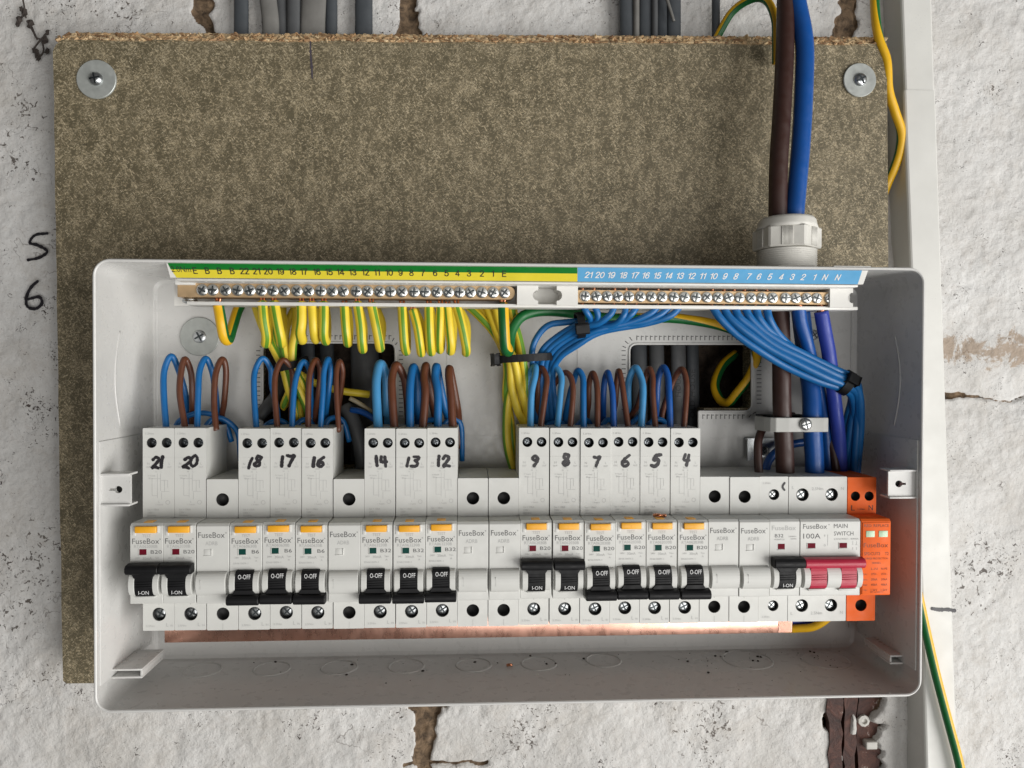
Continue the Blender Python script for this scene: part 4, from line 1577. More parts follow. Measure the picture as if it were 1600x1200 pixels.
RCBO = [(0, 'B20', '0620', 'on', '21'), (1, 'B20', '0620', 'on', '20'), (3, 'B6', '0606', 'off', '18'), (4, 'B6', '0606', 'off', '17'), (5, 'B6', '0606', 'off', '16'),
        (7, 'B32', '0632', 'off', '14'), (8, 'B32', '0632', 'off', '13'), (9, 'B32', '0632', 'off', '12'), (12, 'B20', '0620', 'on', '9'), (13, 'B20', '0620', 'on', '8'),
        (14, 'B20', '0620', 'off', '7'), (15, 'B20', '0620', 'off', '6'), (16, 'B20', '0620', 'off', '5'), (17, 'B20', '0620', 'off', '4')]
WORD = {'4': 'four', '5': 'five', '6': 'six', '7': 'seven', '8': 'eight', '9': 'nine', '12': 'twelve', '13': 'thirteen', '14': 'fourteen', '16': 'sixteen', '17': 'seventeen', '18': 'eighteen', '20': 'twenty', '21': 'twenty-one'}
pro = {}
jobs = []
for slot, rat, code, st, num in RCBO:
    key = (rat, st)
    if key not in pro:
        pro[key] = (make_rcbo(slot, rat, code, st), slot)
        r_ = pro[key][0]
    else:
        r_ = copy_tree(pro[key][0])
        move(r_, Vector(((slot - pro[key][1]) * PITCH_MM * S, 0, 0)))
    r_['label'] = 'tall grey breaker with the number %s in black pen, rated %s, toggle %s' % (WORD[num], rat, 'up at ON' if st == 'on' else 'down at OFF')
    jobs.append((r_, slot, num))
for r_, slot, num in jobs:
    handwritten(r_, num, slot_x(slot) + (8.6 if len(num) == 2 else 8.9), HSH, ZC + 54.6, 5.6 if len(num) == 2 else 6.0, 1.95)


def make_blank(slot):
    x0 = slot_x(slot)
    Zf = lambda z: ZC + z
    t = thing('blank_module', '', 'blank module', (x0 + 9, HREAR, ZC - 42.6), 'blank filler modules in the row')
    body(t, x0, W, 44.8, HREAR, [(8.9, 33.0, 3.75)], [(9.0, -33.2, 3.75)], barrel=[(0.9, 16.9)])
    b = MB()
    b.box(x0 + 3.9, x0 + 8.5, HN - 0.2, HN + 0.3, Zf(4.3), Zf(4.7), 0.1)
    b.box(x0 + 8.1, x0 + 8.5, HN - 0.2, HN + 0.5, Zf(4.7), Zf(8.2), 0.1)
    b.box(x0 + 4.1, x0 + 8.0, HN - 0.2, HN + 0.12, Zf(4.8), Zf(8.1), 0.1)
    b.done('face_trim', 'device', t)['kind'] = 'stuff'
    b = MB()
    b.text('FuseBox', ff(x0 + 8.2, HN, Zf(16.0)), width=14.4, height=3.1, lift=0.09)
    b.text('o', ff(x0 + 16.1, HN, Zf(17.2)), width=0.7, height=0.7, lift=0.09)
    b.text('ADRB', ff(x0 + 8.2, HN, Zf(11.4)), width=6.6, height=2.1, lift=0.09, mi=1)
    b.box(x0 + 8.9, x0 + 9.1, HSH + 0.02, HSH + 0.07, Zf(-27.8), Zf(-22.7), mi=1)
    b.box(x0 + 8.9, x0 + 9.1, HSH + 0.02, HSH + 0.07, Zf(-42.2), Zf(-38.6), mi=1)
    b.box(x0 + 3.6, x0 + 3.72, HN + 4.4, HN + 4.83, Zf(-13), Zf(-8), mi=1)
    b.done('printed_text', ['print', 'print_faint'], t)['kind'] = 'stuff'
    return t


proto = None
for slot, lab in ((2, 'blank filler module between breakers twenty and eighteen'), (6, 'blank filler module between breakers sixteen and fourteen'), (10, 'blank filler module just right of breaker twelve'),
                  (11, 'blank filler module just left of breaker nine'), (18, 'blank filler module just right of breaker four'), (19, 'blank filler module beside the short breaker marked 1')):
    if proto is None:
        proto = make_blank(slot)
        r_ = proto
    else:
        r_ = copy_tree(proto)
        move(r_, Vector(((slot - 2) * PITCH_MM * S, 0, 0)))
    r_['label'] = lab

# the short breaker next to the main switch
x0 = slot_x(20)
Zf = lambda z: ZC + z
t = thing('circuit_breaker', 'short breaker marked with one pen stroke beside the main switch, black toggle up', 'breaker', (x0 + 9, HREAR, ZC - 42.6))
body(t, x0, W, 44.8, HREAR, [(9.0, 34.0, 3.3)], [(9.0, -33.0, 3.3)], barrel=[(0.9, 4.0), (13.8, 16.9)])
for z in (34.0, -33.0):
    cross_screw('terminal_screw', x0 + 8.7, 77.0, Zf(z), 3.0, ['nickel', 'slot'], t, 0.8, 0.8)
drum(t, x0, 4.15, 13.65, 'on', 'black', bar=(0.4, 18.6))
b = MB()
b.box(x0 + 4.9, x0 + 8.9, HN - 0.2, HN + 0.15, Zf(5.0), Zf(8.1))
b.done('status_window', 'window_red', t)
b = MB()
b.box(x0 + 3.6, x0 + 14.2, HN - 0.2, HN + 1.6, Zf(-18.5), Zf(-17.6), 0.3)
b.box(x0 + 4.5, x0 + 9.3, HN - 0.3, HN + 0.3, Zf(4.4), Zf(4.8), 0.1)
b.done('face_trim', 'device', t)['kind'] = 'stuff'
b = MB()
b.text('FuseBox', ff(x0 + 8.4, HN, Zf(17.3)), width=14.2, height=2.7, lift=0.09, mi=1)
b.text('B32', ff(x0 + 5.6, HN, Zf(12.8)), width=5.0, height=2.0, lift=0.09)
b.text('230/400V~', ff(x0 + 13.6, HN, Zf(12.3)), width=5.0, height=0.8, lift=0.09, mi=1)
b.text('6000A', ff(x0 + 14.2, HN, Zf(10.9)), width=3.6, height=0.8, lift=0.09, mi=1)
b.text('MTB6032B', ff(x0 + 5.8, HN, Zf(10.6)), width=6.0, height=0.9, lift=0.09, mi=1)
b.text('2.5Nm', ff(x0 + 4.4, HSH, Zf(41.0)), width=4.8, height=1.1, lift=0.09, mi=1)
b.text('2.5Nm', ff(x0 + 4.4, HSH, Zf(-39.6)), width=4.8, height=1.1, lift=0.09, mi=1)
b.done('printed_text', ['print', 'print_faint'], t)['kind'] = 'stuff'
b = MB()
b.stroke([(0.6, 2.2), (-0.5, 0.6), (-0.4, -0.8), (0.5, -2.0)], 1.3, ff(x0 + 14.8, HSH, Zf(38.8)))
b.done('marker_number', 'marker', t)['label'] = 'number 1 in black marker'

# main switch, two modules wide
x0 = slot_x(21)
WM = 2 * PITCH_MM - 0.35
t = thing('main_switch', 'double width main switch with a red toggle bar up at ON', 'switch', (x0 + 18, HREAR, ZC - 42.6))
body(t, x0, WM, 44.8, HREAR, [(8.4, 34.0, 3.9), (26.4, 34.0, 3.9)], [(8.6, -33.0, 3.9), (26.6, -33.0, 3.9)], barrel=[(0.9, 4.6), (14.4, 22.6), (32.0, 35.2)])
for hx, z in ((8.1, 34.0), (26.1, 34.0), (8.3, -33.0), (26.3, -33.0)):
    cross_screw('terminal_screw', x0 + hx, 77.0, Zf(z), 3.55, ['nickel', 'slot'], t, 0.9, random.uniform(0.3, 1.2))
drum(t, x0, [4.75, 22.75], [14.25, 31.85], 'on', 'red', bar=(UX(1257, 101, 872) - x0, UX(1351, 101, 872) - x0), lettering=False)
b = MB()
for xa in (4.4, 23.2):
    b.box(x0 + xa, x0 + xa + 4.6, HN - 0.2, HN + 0.15, Zf(5.6), Zf(8.5))
b.done('status_window', 'window_red', t)
b = MB()
for xa in (4.3, 22.3):
    b.box(x0 + xa, x0 + xa + 10.6, HN - 0.2, HN + 1.8, Zf(-18.9), Zf(-17.7), 0.3)
for xa in (4.0, 22.8):
    b.box(x0 + xa, x0 + xa + 5.4, HN - 0.3, HN + 0.3, Zf(5.0), Zf(5.4), 0.1)
    b.box(x0 + xa, x0 + xa + 0.35, HN - 0.3, HN + 0.3, Zf(5.4), Zf(8.7), 0.1)
b.done('face_trim', 'device', t)['kind'] = 'stuff'
b = MB()
Pm = lambda s, x, z, w=None, h=None, hh=HN, mi=0: b.text(s, ff(x0 + x, hh, Zf(z)), width=w, height=h, lift=0.09, mi=mi)
Pm('FuseBox', 8.8, 18.2, 14.2, 2.8)
Pm('o', 17.0, 19.2, 0.7, 0.7)
Pm('100A', 6.9, 12.6, 10.2, 3.0)
Pm('MAIN', 24.0, 18.4, 8.2, 2.4)
Pm('SWITCH', 25.8, 14.0, 11.6, 2.4)
Pm('230V/400V~ 4000A', 27.4, 10.8, 14.8, 1.0, mi=1)
Pm('I', 14.6, 12.8, 0.5, 1.2, mi=1)
Pm('0', 14.6, 7.2, 1.1, 1.3, mi=1)
b.box(x0 + 16.2, x0 + 16.5, HN + 0.02, HN + 0.07, Zf(7.0), Zf(13.4), mi=1)
for xa in (31.2, 33.4):
    b.box(x0 + xa, x0 + xa + 0.25, HN + 0.02, HN + 0.07, Zf(4.4), Zf(6.0), mi=1)
    b.box(x0 + xa - 0.6, x0 + xa + 0.6, HN + 0.02, HN + 0.06, Zf(7.2), Zf(7.45), mi=1)
    b.box(x0 + xa, x0 + xa + 0.25, HN + 0.02, HN + 0.07, Zf(7.6), Zf(9.4), mi=1)
Pm('L', 2.6, 38.4, h=1.8, hh=HSH, mi=1)
Pm('2.5Nm', 17.6, 37.6, 7.0, 1.8, HSH, mi=1)
Pm('N', 32.9, 37.6, h=1.8, hh=HSH, mi=1)
Pm('L', 2.4, -37.6, h=1.8, hh=HSH, mi=1)
Pm('2.5Nm', 17.6, -37.6, 7.0, 1.8, HSH, mi=1)
Pm('N', 33.0, -37.4, h=1.8, hh=HSH, mi=1)
b.done('printed_text', ['print', 'print_faint'], t)['kind'] = 'stuff'

# orange surge protector
x0 = slot_x(23)
t = thing('surge_protector', 'orange surge protector at the right end of the row', 'surge protector', (x0 + 9, HREAR, ZC - 42.6))
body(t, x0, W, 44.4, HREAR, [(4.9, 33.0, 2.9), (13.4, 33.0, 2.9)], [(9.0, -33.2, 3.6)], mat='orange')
b = MB()
b.box(x0 + 0.6, x0 + W - 0.4, HN - 0.1, HN + 0.5, Zf(-21.6), Zf(20.4), 0.3)
b.done('cartridge', 'orange', t)
b = MB()
b.box(x0 + 2.6, x0 + 7.8, HN + 0.3, HN + 0.75, Zf(11.9), Zf(15.6), 0.15)
b.box(x0 + 10.2, x0 + 15.6, HN + 0.3, HN + 0.75, Zf(11.9), Zf(15.6), 0.15)
b.done('status_window', 'window_pale', t)
b = MB()
Ps = lambda s, x, z, w, h, hh=HN + 0.5, mi=0: b.text(s, ff(x0 + x, hh, Zf(z)), width=w, height=h, lift=0.09, mi=mi)
Ps('RED: REPLACE', 9.0, 18.6, 14.6, 1.7)
Ps('FuseBox', 8.6, 7.2, 14.6, 2.6)
Ps('SPDCUT2', 6.4, 2.2, 9.6, 1.8)
Ps('T2', 15.2, 2.2, 2.2, 1.8)
Ps('SURGE PROTECTION', 9.0, -0.6, 14.0, 1.1)
Ps('SERIES', 9.0, -3.2, 5.2, 1.1)
for k, (a_, c_, d_) in enumerate((('', 'L-N', 'N-PE'), ('Uc:', '275V~', '255V~'), ('In:', '20kA', '20kA'), ('Imax:', '40kA', '40kA'), ('Up:', '1.5kV', '1.5kV'))):
    zz = -6.6 - 3.1 * k
    if a_:
        Ps(a_, 2.5, zz, 2.6, 1.1)
    Ps(c_, 7.8, zz, 3.8, 1.3)
    Ps(d_, 13.8, zz, 3.8, 1.3)
Ps('IEC 61643-11', 9.4, -20.2, 7.6, 0.9)
b.done('printed_text', ['print_brown'], t)['kind'] = 'stuff'
b = MB()
Ps('L', 3.4, 26.0, 2.2, 3.2, HSH)
Ps('N', 14.4, 26.0, 2.6, 3.2, HSH)
Ps('1.2Nm', 8.6, 25.2, 4.4, 1.0, HSH)
Ps('PE', 4.6, -25.0, 4.2, 3.0, HSH)
Ps('2.5Nm', 13.4, -25.4, 4.4, 1.0, HSH)
b.done('terminal_lettering', ['print_dark'], t)['kind'] = 'stuff'

# ------------------------------------------------------------------ wires
YG_SLEEVE = [(330, 55)]


def wire(name, label, mat, r, pts, cat='wire', group=None, stripe=None, n=12, ends=None, sub=7, twist=0.0):
    """pts: (px, py, h). ends: list of lists of points for bare copper ends"""
    P = [U(*p) for p in pts]
    P = [P[0]] + [(q[0] + random.uniform(-0.42, 0.42), q[1] + random.uniform(-0.4, 0.4), q[2] + random.uniform(-0.4, 0.4)) for q in P[1:-1]] + [P[-1]]
    mats = mat if isinstance(mat, (list, tuple)) else [mat]
    if ends:
        t = thing(name, label, cat, P[len(P) // 2], group)
        b = MB()
        b.tube(P, r, n, stripe=stripe, sub=sub, twist=twist)
        b.done('insulation', mats, t)
        for e in ends:
            b = MB()
            b.tube([U(*q[:3]) for q in e[1]], e[0], 8, sub=4)
            b.done('copper_end', 'copper', t)
        return t
    b = MB()
    b.tube(P, r, n, stripe=stripe, sub=sub, twist=twist)
    o = b.done(name, mats)
    return tag(o, label, cat, group)


def loop(num, colour, r, mat, pts):
    """a wire rising from the top of a breaker, bending over and going down behind it"""
    hs = np.linspace(66, 47, len(pts) - 1).tolist() + [41]
    P = [(p[0], p[1], hs[i]) for i, p in enumerate(pts)]
    P = [(pts[0][0], pts[0][1] + 6, 66)] + P + [(pts[-1][0], 700, 38.5)]
    wire('%s_wire' % colour, '%s wire looping over the top of the breaker numbered %s' % (colour, WORD[str(num)]), mat, r, P, 'wire', 'wires looping over the breakers')


R1, R2 = 1.85, 2.75
loop(21, 'blue', R1, 'blue', [(260, 667), (256, 615), (256, 580), (267, 557), (279, 577), (289, 615), (294, 650)])
loop(21, 'brown', R1, 'brown', [(288, 667), (282, 615), (282, 580), (290, 560), (299, 585), (301, 630), (301, 655)])
loop(20, 'blue', R1, 'blue', [(309, 667), (310, 615), (312, 580), (322, 559), (331, 580), (337, 615), (340, 650)])
loop(20, 'brown', R1, 'brown', [(338, 666), (335, 628), (337, 585), (346, 561), (354, 580), (351, 627), (346, 655)])
loop(18, 'blue', R1 * .95, 'blue', [(400, 667), (397, 615), (399, 580), (410, 559), (423, 577), (426, 602), (434, 650)])
loop(18, 'brown', R1 * .95, 'brown', [(433, 666), (430, 615), (432, 582), (442, 563), (454, 577), (456, 602), (454, 645)])
loop(17, 'blue', R1 * .95, 'blue', [(456, 667), (460, 615), (463, 585), (474, 564), (484, 580), (486, 615), (487, 645)])
loop(17, 'brown', R1 * .95, 'brown', [(480, 667), (482, 615), (484, 580), (494, 562), (500, 580), (498, 615), (491, 650)])
loop(16, 'blue', R1 * .95, 'blue', [(500, 668), (504, 615), (507, 580), (512, 561), (515, 580), (513, 615), (508, 650)])
loop(16, 'brown', R1 * .9, 'brown', [(529, 666), (525, 615), (526, 580), (531, 564), (536, 580), (534, 605), (527, 650)])
loop(14, 'pale blue', R2, 'blue_pale', [(592, 666), (587, 615), (588, 588), (595, 569), (602, 588), (604, 640), (606, 655)])
loop(14, 'brown', R2 * .9, 'brown', [(616, 666), (612, 615), (612, 588), (620, 571), (631, 588), (636, 615), (639, 655)])
loop(13, 'blue', R2 * .9, 'blue', [(640, 666), (640, 615), (642, 588), (647, 573), (653, 592), (653, 640), (653, 655)])
loop(13, 'brown', R2 * .9, 'brown', [(662, 666), (664, 615), (663, 588), (665, 571), (669, 590), (675, 625), (681, 655)])
loop(12, 'blue', R2 * .9, 'blue', [(685, 666), (684, 615), (680, 588), (682, 573), (688, 600), (695, 635), (701, 655)])
loop(12, 'brown', R2 * .9, 'brown', [(706, 666), (705, 615), (702, 590), (703, 576), (708, 600), (714, 635), (717, 655)])
loop(9, 'blue', R1 * 1.1, 'blue_pale', [(829, 666), (831, 615), (836, 588), (836, 573), (826, 586), (822, 620), (818, 655)])
loop(9, 'brown', R1, 'brown', [(846, 666), (851, 615), (854, 592), (847, 575), (841, 590), (840, 620), (840, 655)])
loop(8, 'blue', R1 * 1.05, 'blue_pale', [(871, 666), (876, 615), (878, 588), (867, 575), (858, 592), (850, 620), (842, 655)])
loop(8, 'brown', R1, 'brown', [(891, 666), (895, 615), (893, 592), (884, 582), (871, 592), (860, 612), (850, 650)])
loop(7, 'blue', R1 * 1.05, 'blue', [(912, 666), (912, 615), (911, 590), (904, 578), (897, 592), (889, 625), (884, 655)])
loop(7, 'brown', R1, 'brown', [(934, 666), (934, 615), (932, 595), (926, 583), (920, 600), (919, 630), (918, 655)])
loop(6, 'blue', R1 * 1.05, 'blue_dark', [(959, 666), (956, 615), (953, 592), (949, 581), (944, 600), (942, 630), (942, 655)])
loop(6, 'brown', R1, 'brown', [(980, 666), (975, 615), (971, 590), (967, 579), (964, 598), (962, 627), (958, 655)])
loop(5, 'blue', R1 * 1.15, 'blue_pale', [(1002, 666), (1004, 615), (1003, 590), (992, 575), (983, 595), (982, 625), (983, 650)])
loop(5, 'brown', R1, 'brown', [(1023, 666), (1020, 615), (1019, 590), (1013, 577), (1006, 598), (996, 632), (985, 655)])
loop(4, 'blue', R1 * 1.1, 'blue_dark', [(1046, 666), (1046, 615), (1044, 588), (1036, 574), (1028, 592), (1026, 622), (1025, 655)])
loop(4, 'brown', R1, 'brown', [(1068, 666), (1072, 615), (1072, 590), (1065, 576), (1054, 592), (1046, 615), (1034, 650)])

# short blue links lying behind the loops, just above the breakers
G = 'blue wire ends behind the breakers'
for lab, pts in (
    ('blue wire arching low behind the loops of breaker twenty-one', [(274, 668, 52), (281, 657, 50), (296, 649, 48), (318, 646, 46), (338, 651, 44), (352, 662, 42), (362, 690, 40)]),
    ('blue wire bending away to the right of breaker twenty', [(320, 668, 50), (330, 656, 48), (346, 654, 46), (362, 663, 44), (372, 680, 42), (376, 720, 40)]),
    ('short blue wire stub behind breaker eighteen', [(412, 668, 50), (424, 659, 46), (440, 657, 44), (452, 668, 42), (456, 690, 40)]),
    ('short blue wire stub behind breaker seventeen', [(460, 668, 50), (470, 657, 48), (482, 657, 44), (490, 668, 42), (494, 690, 40)]),
    ('short blue wire stub behind breaker sixteen', [(508, 667, 50), (514, 656, 48), (526, 652, 44), (538, 660, 42), (546, 690, 40)]),
    ('blue wire crossing behind breaker thirteen', [(655, 662, 46), (668, 657, 44), (680, 656, 43), (690, 664, 42), (694, 690, 40)]),
    ('blue wire crossing behind breaker twelve', [(690, 668, 46), (700, 657, 44), (712, 654, 43), (720, 668, 42), (722, 720, 38)]),
    ('blue wire lying low behind breaker eight', [(852, 668, 52), (862, 660, 48), (876, 660, 44), (886, 672, 40)]),
    ('blue wire lying low behind breaker seven', [(900, 668, 52), (908, 659, 48), (918, 658, 44), (926, 672, 40)]),
    ('blue wire lying low behind breaker six', [(940, 666, 52), (948, 655, 48), (958, 660, 44), (964, 676, 40)]),
    ('blue wire lying low behind breaker five', [(978, 668, 52), (990, 658, 48), (1000, 650, 44), (1006, 640, 40)]),
    ('blue wire lying low behind breaker four', [(1012, 664, 52), (1024, 656, 48), (1036, 658, 44), (1044, 674, 40)]),
):
    wire('blue_wire', lab, 'blue', 1.7, pts, 'wire', G, sub=5)

# green and yellow earth tails hanging in pairs from the earth bar
SY = ['yellow', 'green']
tails = [
    ('first pair, left wire', (410, 471), (407, 500), (416, 533), 6, 3.0, 20),
    ('first pair, right wire', (428, 471), (427, 502), (440, 534), 7, 3.0, 350),
    ('second group, left wire', (471, 472), (470, 500), (471, 527), 3, 3.2, 330),
    ('second group, middle wire', (487, 472), (489, 500), (492, 527), 8, 2.7, 200),
    ('second group, right wire', (506, 472), (502, 502), (508, 531), 7, 2.9, 10),
    ('third group, left wire', (538, 478), (537, 505), (542, 534), 9, 2.8, 350),
    ('third group, middle wire', (558, 472), (560, 508), (567, 543), -4, 2.9, 10),
    ('third group, right wire', (580, 474), (584, 508), (593, 541), 10, 2.9, 40),
    ('fourth group, first wire', (628, 478), (627, 508), (634, 547), 5, 2.8, 10),
    ('fourth group, second wire', (645, 484), (648, 512), (658, 548), 7, 2.7, 0),
    ('fourth group, third wire', (670, 478), (668, 508), (674, 547), 6, 2.9, 350),
    ('fourth group, fourth wire', (688, 477), (686, 505), (688, 543), 8, 2.6, 340),
    ('fourth group, fifth wire', (699, 479), (699, 510), (705, 545), 7, 2.8, 330),
    ('fourth group, last wire', (713, 477), (719, 508), (729, 549), -3, 2.8, 10),
]
for lab, a, m_, e, dx, r, ph in tails:
    dx *= 0.25
    r *= 0.96
    mx = a[0] + (e[0] - a[0]) * 0.42 + (m_[0] - a[0]) * 0.25
    pts = [(a[0], a[1], 75), (mx, m_[1], 76), (e[0] - 1, e[1] - 8, 74), (e[0] + dx * 0.25, e[1] + 3, 68), (e[0] + dx * 0.8, e[1] - 6, 61), (e[0] + dx, m_[1] - 2, 56), (a[0] + dx, a[1] - 4, 54), (a[0] + dx * 0.8, a[1] - 30, 52)]
    ends = [(0.75, [(a[0] - 2.5, a[1] - 8, 74.5), (a[0] - 2, a[1] - 1, 75), (a[0] - 1.5, a[1] + 4, 75)]), (0.75, [(a[0] + 3, a[1] - 8, 74.5), (a[0] + 2.5, a[1] - 1, 75.5), (a[0] + 1.5, a[1] + 4, 75.5)])]
    wire('earth_wire', 'green and yellow sleeved earth tail, %s under the earth bar' % lab, SY, r, pts, 'wire', 'earth tails under the earth bar', stripe=[((ph - 21) % 360, (ph + 21) % 360)], n=24, ends=ends, sub=6)

# bare copper ends standing up behind the bars
for nm, xs, py, lab in (('copper_tip', [340, 347, 416, 437, 470, 502, 542, 560, 580, 634, 648, 668, 682, 702, 720, 772, 786], 441, 'earth'), ('copper_tip', [910, 928, 960, 978, 996, 1028, 1047, 1063, 1113, 1131, 1147, 1163, 1181, 1198], 446, 'neutral')):
    b = MB()
    for k, px in enumerate(xs):
        dy = random.uniform(-2, 2)
        if lab == 'earth':
            b.tube([U(px - 2.0, py + 9, 70), U(px - 1.5, py + dy, 71.5), U(px + 1.5, py - 2 + dy, 72.5), U(px + 3, py + 5, 73)], 0.8, 8, sub=4)
        else:
            b.tube([U(px, py + 10, 71), U(px, py + 4, 71), U(px, py - 4 + dy * 0.5, 71)], 1.25, 8, sub=2)
    o = b.done('copper_tips', 'copper')
    tag(o, 'bare copper wire tips poking out above the %s bar' % lab, 'copper wire', None, 'stuff')

DY = ['yellow_deep', 'green_dark']
wire('earth_cable', 'thick green and yellow cable bent in a V left of the earth tails', DY, 3.1, [(341, 476, 74), (345, 505, 75), (350, 527, 72), (356, 531, 66), (363, 510, 58), (372, 484, 50), (384, 462, 46)], 'cable', None, stripe=[(50, 140)], n=20,
     ends=[(1.1, [(338, 466, 74), (340, 472, 74), (341, 478, 74)]), (1.1, [(344, 466, 74.5), (343, 472, 74.5), (343, 478, 74.5)])])
wire('earth_cable', 'thick green and yellow cable hanging from the right end of the earth bar', ['green_dark', 'yellow_deep'], 3.2, [(786, 474, 74), (787, 510, 75), (790, 541, 73), (795, 548, 66), (797, 533, 61), (802, 512, 58), (818, 494, 55), (850, 487, 52), (895, 489, 50), (950, 497, 48), (1005, 497, 47), (1060, 497, 46), (1120, 508, 44), (1160, 522, 40), (1178, 538, 34), (1181, 560, 27), (1171, 588, 22), (1152, 615, 18), (1137, 629, 13), (1124, 622, 6), (1118, 600, 0), (1130, 570, -6), (1150, 552, -10)],
     'cable', None, stripe=[(20, 138)], n=20, twist=lambda t: math.pi * min(1, max(0, (t - 0.09) / 0.11)) - math.pi * 0.72 * min(1, max(0, (t - 0.40) / 0.16)) - math.pi * 0.6 * min(1, max(0, (t - 0.60) / 0.12)), ends=[(1.5, [(782, 466, 74), (784, 471, 74), (785, 478, 74)]), (1.5, [(789, 466, 74.5), (788, 471, 74.5), (788, 478, 74.5)])])

# bundle of earth wires at left, tied and running into the left opening
EB = [
    ('first wire of the left earth bundle, leaning in from the left', [(396, 468, 44), (408, 505, 44), (424, 540, 44), (441, 574, 44), (452, 610, 42), (462, 640, 38), (470, 690, 34)], 2.6, 60),
    ('second wire of the left earth bundle behind the first tails', [(420, 468, 42), (428, 510, 43), (436, 545, 43), (448, 576, 43), (455, 600, 42), (444, 631, 38), (447, 637, 38)], 2.5, 20),
    ('third wire of the left earth bundle', [(441, 468, 45), (440, 510, 46), (445, 545, 46), (452, 574, 46), (468, 610, 44), (484, 650, 40), (490, 690, 36)], 2.7, 330),
    ('fourth wire of the left earth bundle, bowed to the right', [(470, 466, 40), (452, 500, 42), (447, 535, 43), (456, 572, 44), (484, 594, 40), (512, 606, 34), (540, 612, 30), (577, 616, 26)], 2.4, 200),
    ('fifth wire of the left earth bundle at its right side', [(462, 468, 46), (462, 510, 47), (458, 545, 47), (460, 575, 46), (472, 605, 42), (470, 640, 38), (475, 690, 34)], 2.6, 90),
]
for lab, pts, r, ph in EB:
    wire('earth_wire', 'green and yellow ' + lab, SY, r, pts, 'wire', 'earth wires bundled at left', stripe=[((ph - 35) % 360, (ph + 35) % 360)], n=16, sub=6)
CB = [
    ('leaning in from the left of the centre bundle', [(722, 470, 50), (745, 492, 50), (770, 516, 50), (786, 545, 50), (793, 575, 48), (792, 620, 44), (797, 660, 40), (802, 725, 36)], 2.7, 345),
    ('second of the centre bundle', [(738, 466, 47), (762, 494, 48), (780, 520, 48), (793, 550, 48), (800, 590, 46), (812, 625, 44), (822, 655, 40), (826, 690, 37)], 2.6, 120),
    ('third of the centre bundle behind the thick cable', [(755, 466, 52), (770, 500, 53), (780, 530, 54), (796, 562, 54), (800, 605, 50), (808, 640, 46), (818, 662, 42), (822, 700, 38)], 2.6, 200),
    ('fourth of the centre bundle', [(772, 470, 56), (778, 500, 56), (789, 535, 56), (803, 562, 56), (811, 600, 52), (819, 630, 48), (828, 665, 42), (830, 700, 38)], 2.5, 160),
    ('fifth of the centre bundle curving to its right', [(796, 470, 50), (803, 500, 52), (811, 530, 53), (818, 562, 54), (820, 595, 50), (822, 630, 46), (826, 665, 42), (828, 700, 38)], 2.5, 40),
    ('long low one of the centre bundle going down beside breaker nine', [(801, 480, 44), (806, 520, 46), (808, 562, 48), (794, 620, 45), (791, 665, 42), (794, 700, 40), (803, 735, 38)], 2.9, 300),
]
for lab, pts, r, ph in CB:
    wire('earth_wire', 'green and yellow wire, ' + lab, SY, r, pts, 'wire', 'earth wires bundled at the centre', stripe=[((ph - 30) % 360, (ph + 30) % 360)], n=16, sub=6)
wire('earth_wire', 'yellow sleeved wire end lying across the left opening', 'yellow', 2.2, [(505, 604, 30), (525, 609, 30), (550, 613, 28), (576, 617, 26)], 'wire')
wire('tan_wire', 'tan wire end slanting across the left opening', 'tan', 1.5, [(546, 622, 30), (562, 630, 29), (582, 645, 27)], 'wire')
wire('grey_cable', 'dark grey sheath bending up in the left opening', 'grey_cable', 4.2, [(404, 652, 33), (418, 636, 30), (434, 614, 24), (440, 590, 14)], 'cable')
wire('grey_cable', 'dark grey cut sheath standing beside breaker fourteen', 'grey_cable', 5.0, [(538, 636, 27), (548, 652, 29), (560, 680, 31), (566, 712, 32), (568, 750, 32)], 'cable')
wire('blue_wire', 'dark blue wire in the left opening beside breaker fourteen', 'blue_dark', 2.0, [(548, 640, 32), (566, 644, 33), (584, 656, 34), (600, 674, 35)], 'wire')

# copper studs above the bar were made already; now neutrals from the blue bar, left group gathered to the left
GN = 'neutral wires from the blue bar, left group'
NL = [
    ('first', (910, 480), [(918, 490, 74), (922, 500, 70), (905, 514, 64), (878, 534, 58), (852, 556, 54), (842, 590, 48), (836, 690, 38)]),
    ('second', (928, 480), [(934, 490, 74), (930, 503, 71), (906, 506, 66), (874, 524, 60), (846, 550, 55), (838, 585, 48), (832, 690, 38)]),
    ('third', (959, 480), [(953, 492, 75), (935, 505, 72), (908, 510, 67), (880, 528, 61), (853, 553, 56), (846, 590, 50), (846, 690, 38)]),
    ('fourth', (977, 480), [(974, 493, 75), (960, 508, 72), (925, 514, 67), (888, 530, 61), (860, 556, 56), (852, 590, 50), (856, 690, 38)]),
    ('fifth', (994, 480), [(986, 491, 75), (965, 505, 71), (920, 510, 66), (884, 522, 60), (856, 548, 55), (850, 590, 49), (850, 690, 38)]),
    ('sixth', (1027, 480), [(1015, 490, 75), (985, 503, 72), (930, 517, 68), (895, 535, 62), (867, 559, 57), (860, 592, 50), (862, 690, 38)]),
    ('seventh', (1046, 480), [(1030, 492, 75), (995, 506, 72), (935, 510, 66), (892, 528, 60), (864, 552, 55), (856, 590, 48), (868, 690, 38)]),
    ('eighth', (1062, 480), [(1046, 493, 75), (1010, 506, 72), (940, 518, 67), (900, 540, 63), (872, 562, 58), (864, 594, 51), (875, 690, 38)]),
]
for lab, a, pts in NL:
    wire('neutral_wire', 'blue neutral wire, %s from the left under the blue sticker' % lab, 'blue', 1.95, [(a[0] + 1, a[1] - 1, 74)] + pts, 'wire', GN,
         ends=[(1.1, [(a[0], a[1] - 8, 73.5), (a[0], a[1] - 4, 74), (a[0] + 1, a[1] + 1, 74)])], sub=6)
